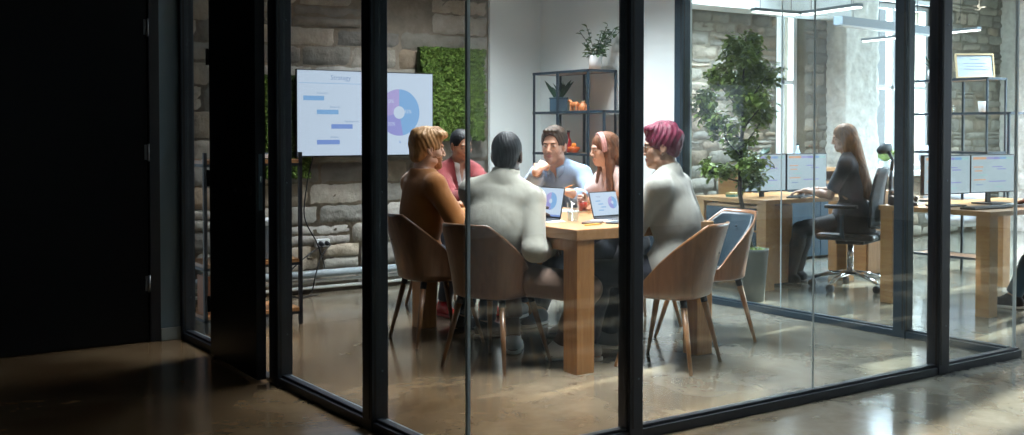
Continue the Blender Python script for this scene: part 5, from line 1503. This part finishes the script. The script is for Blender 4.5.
# woman at the office desk
J = skeleton((7.15,5.53,.57), 118, lean=4, s=.96, female=True, head_face=132, hpitch=-8, hands={'R':(7.08,5.86,.775),'L':(6.93,5.82,.775)}, elbows={'R':(.4,.5,-.9),'L':(-.2,-.7,-.8)}, feet={'L':(6.88,5.92),'R':(7.08,6.02)})
person(J, 'long-haired woman in a dark dress typing at the office desk beyond the glass', SK_F, shoe=DKSH, shoe_sole=BLK, hf=.0045, hcoarse=.009,
       handspec={'R':((-.6,.78,-.15),(0,0,-1),(.3,.5,.3)),'L':((-.5,.8,-.15),(0,0,-1),(.3,.5,.3))})
top(J, 'dress', DRESS, .014, .9, .0045, 51, 20., short=.42, skirt=.12); trousers(J, 'leggings', mat('black_tights',(.012,.012,.016),.7), .006, .97, .001)
hair(J, HB('hair_light_brown', (.27,.135,.06)), 'longback', h=.0045); brows(J, HBR)
# person at the right edge of the view
t_ = put(copy_tree(chair_lite), 7.56,3.70,100, 'walnut bucket chair at the right-edge desk, barely in view'); t_['group'] = 'office desk chairs'
J = skeleton((7.57,3.72,.56), 100, lean=5, s=1.0, head_face=100, hands={'R':(7.66,4.25,.76),'L':(7.42,4.24,.76)}, feet={'L':(7.27,4.25),'R':(7.55,4.25)}, knees={'L':(-.3,.6,1)})
person(J, 'person in teal jeans and dark sneakers seated at the desk at the right edge', SK_T, shoe=DKSH, shoe_sole=WSOLE, shoe_name='sneaker', hf=.006, hcoarse=.01)
top(J, 'sweater', mat('grey_knit',(.2,.22,.24),.9), .02, .96, .004, 61, 18., collar='crew'); trousers(J, 'jeans', JEAN, .014, .94)
hair(J, HBR, 'short', h=.005); brows(J, HBR)

# ------------------------------------------------------------------ light
W_ = bpy.data.worlds.new('world'); SC.world = W_; W_.use_nodes = True
bg = W_.node_tree.nodes['Background']; bg.inputs[0].default_value = (.64,.74,.84,1); bg.inputs[1].default_value = 1.05
def area(name, loc, size, energy, col, aim):
    l = bpy.data.lights.new(name, 'AREA'); l.shape = 'RECTANGLE'; l.size, l.size_y = size; l.energy = energy; l.color = col
    o = bpy.data.objects.new(name, l); COL.objects.link(o); o.location = loc
    o.rotation_euler = Vector(aim).to_track_quat('-Z','Y').to_euler(); return o
sun = bpy.data.lights.new('sun', 'SUN'); sun.energy = 44.; sun.angle = math.radians(.8); sun.color = (1.,.90,.76)
so_ = bpy.data.objects.new('sun', sun); COL.objects.link(so_); so_.rotation_euler = Vector((-.97,-.15,-.25)).to_track_quat('-Z','Y').to_euler()
COOL = (.78,.89,1.)
for i, (a, b_) in enumerate(east): area('daylight_east', (XE+.32,(a+b_)/2,1.65), (b_-a-.1,2.1), 260*(b_-a), COOL, (-1,0,0))
area('daylight_north', ((WX0+WX1)/2,YN+.42,1.78), (1.3,1.9), 320, COOL, (0,-1,0))
area('daylight_north', (9.04,YN+.42,1.78), (.36,1.8), 30, COOL, (0,-1,0))
def panel(label, x, y, w, l, e, col, sp=132):  # glowing panels added out of view as fill for the rooms and faces
    t = thing('fill_panel', label, 'lamp', (x,y,ZC-.03), 0, 'added unseen fill panels')
    obj('frame', B(-w/2-.02,w/2+.02,-l/2-.02,l/2+.02,0,.03), PLAS, t); obj('diffuser', B(-w/2,w/2,-l/2,l/2,-.004,.0), mat('fill_panel_glow',(.9,.9,.9),.5,emis=(.9,.95,1.),estr=1.5), t)
    area('panel_fill', (x,y,ZC-.04), (w,l), e, col, (0,0,-1)).data.spread = math.radians(sp)
panel('added ceiling fill panel over the head of the meeting table', 4.4,6.3,.6,1.2,92,(.95,.98,1.), 115)
panel('added ceiling fill panel over the near half of the meeting table', 4.15,4.9,.6,1.2,31,(.95,.98,1.), 95)
panel('added ceiling fill panel by the glass corner of the meeting room', 3.5,4.1,.6,.9,24,(.95,.98,1.), 62)
panel('ceiling light panel over the woman\'s office desk', 7.6,6.6,.6,1.2,150,COOL)
panel('added ceiling fill panel over the right side office desk', 9.2,4.6,.6,1.2,150,COOL)
panel('added ceiling fill panel near the tall office window', 11.6,5.6,.6,1.2,150,COOL)
vs = SC.view_settings; vs.view_transform = 'Standard'; vs.look = 'None'; vs.exposure = .15; vs.gamma = 1.; vs.use_curve_mapping = False
SC.display_settings.display_device = 'sRGB'
SC.cycles.max_bounces = 10; SC.cycles.transparent_max_bounces = 24; SC.cycles.caustics_reflective = False; SC.cycles.caustics_refractive = False
SC.cycles.sample_clamp_indirect = 6.
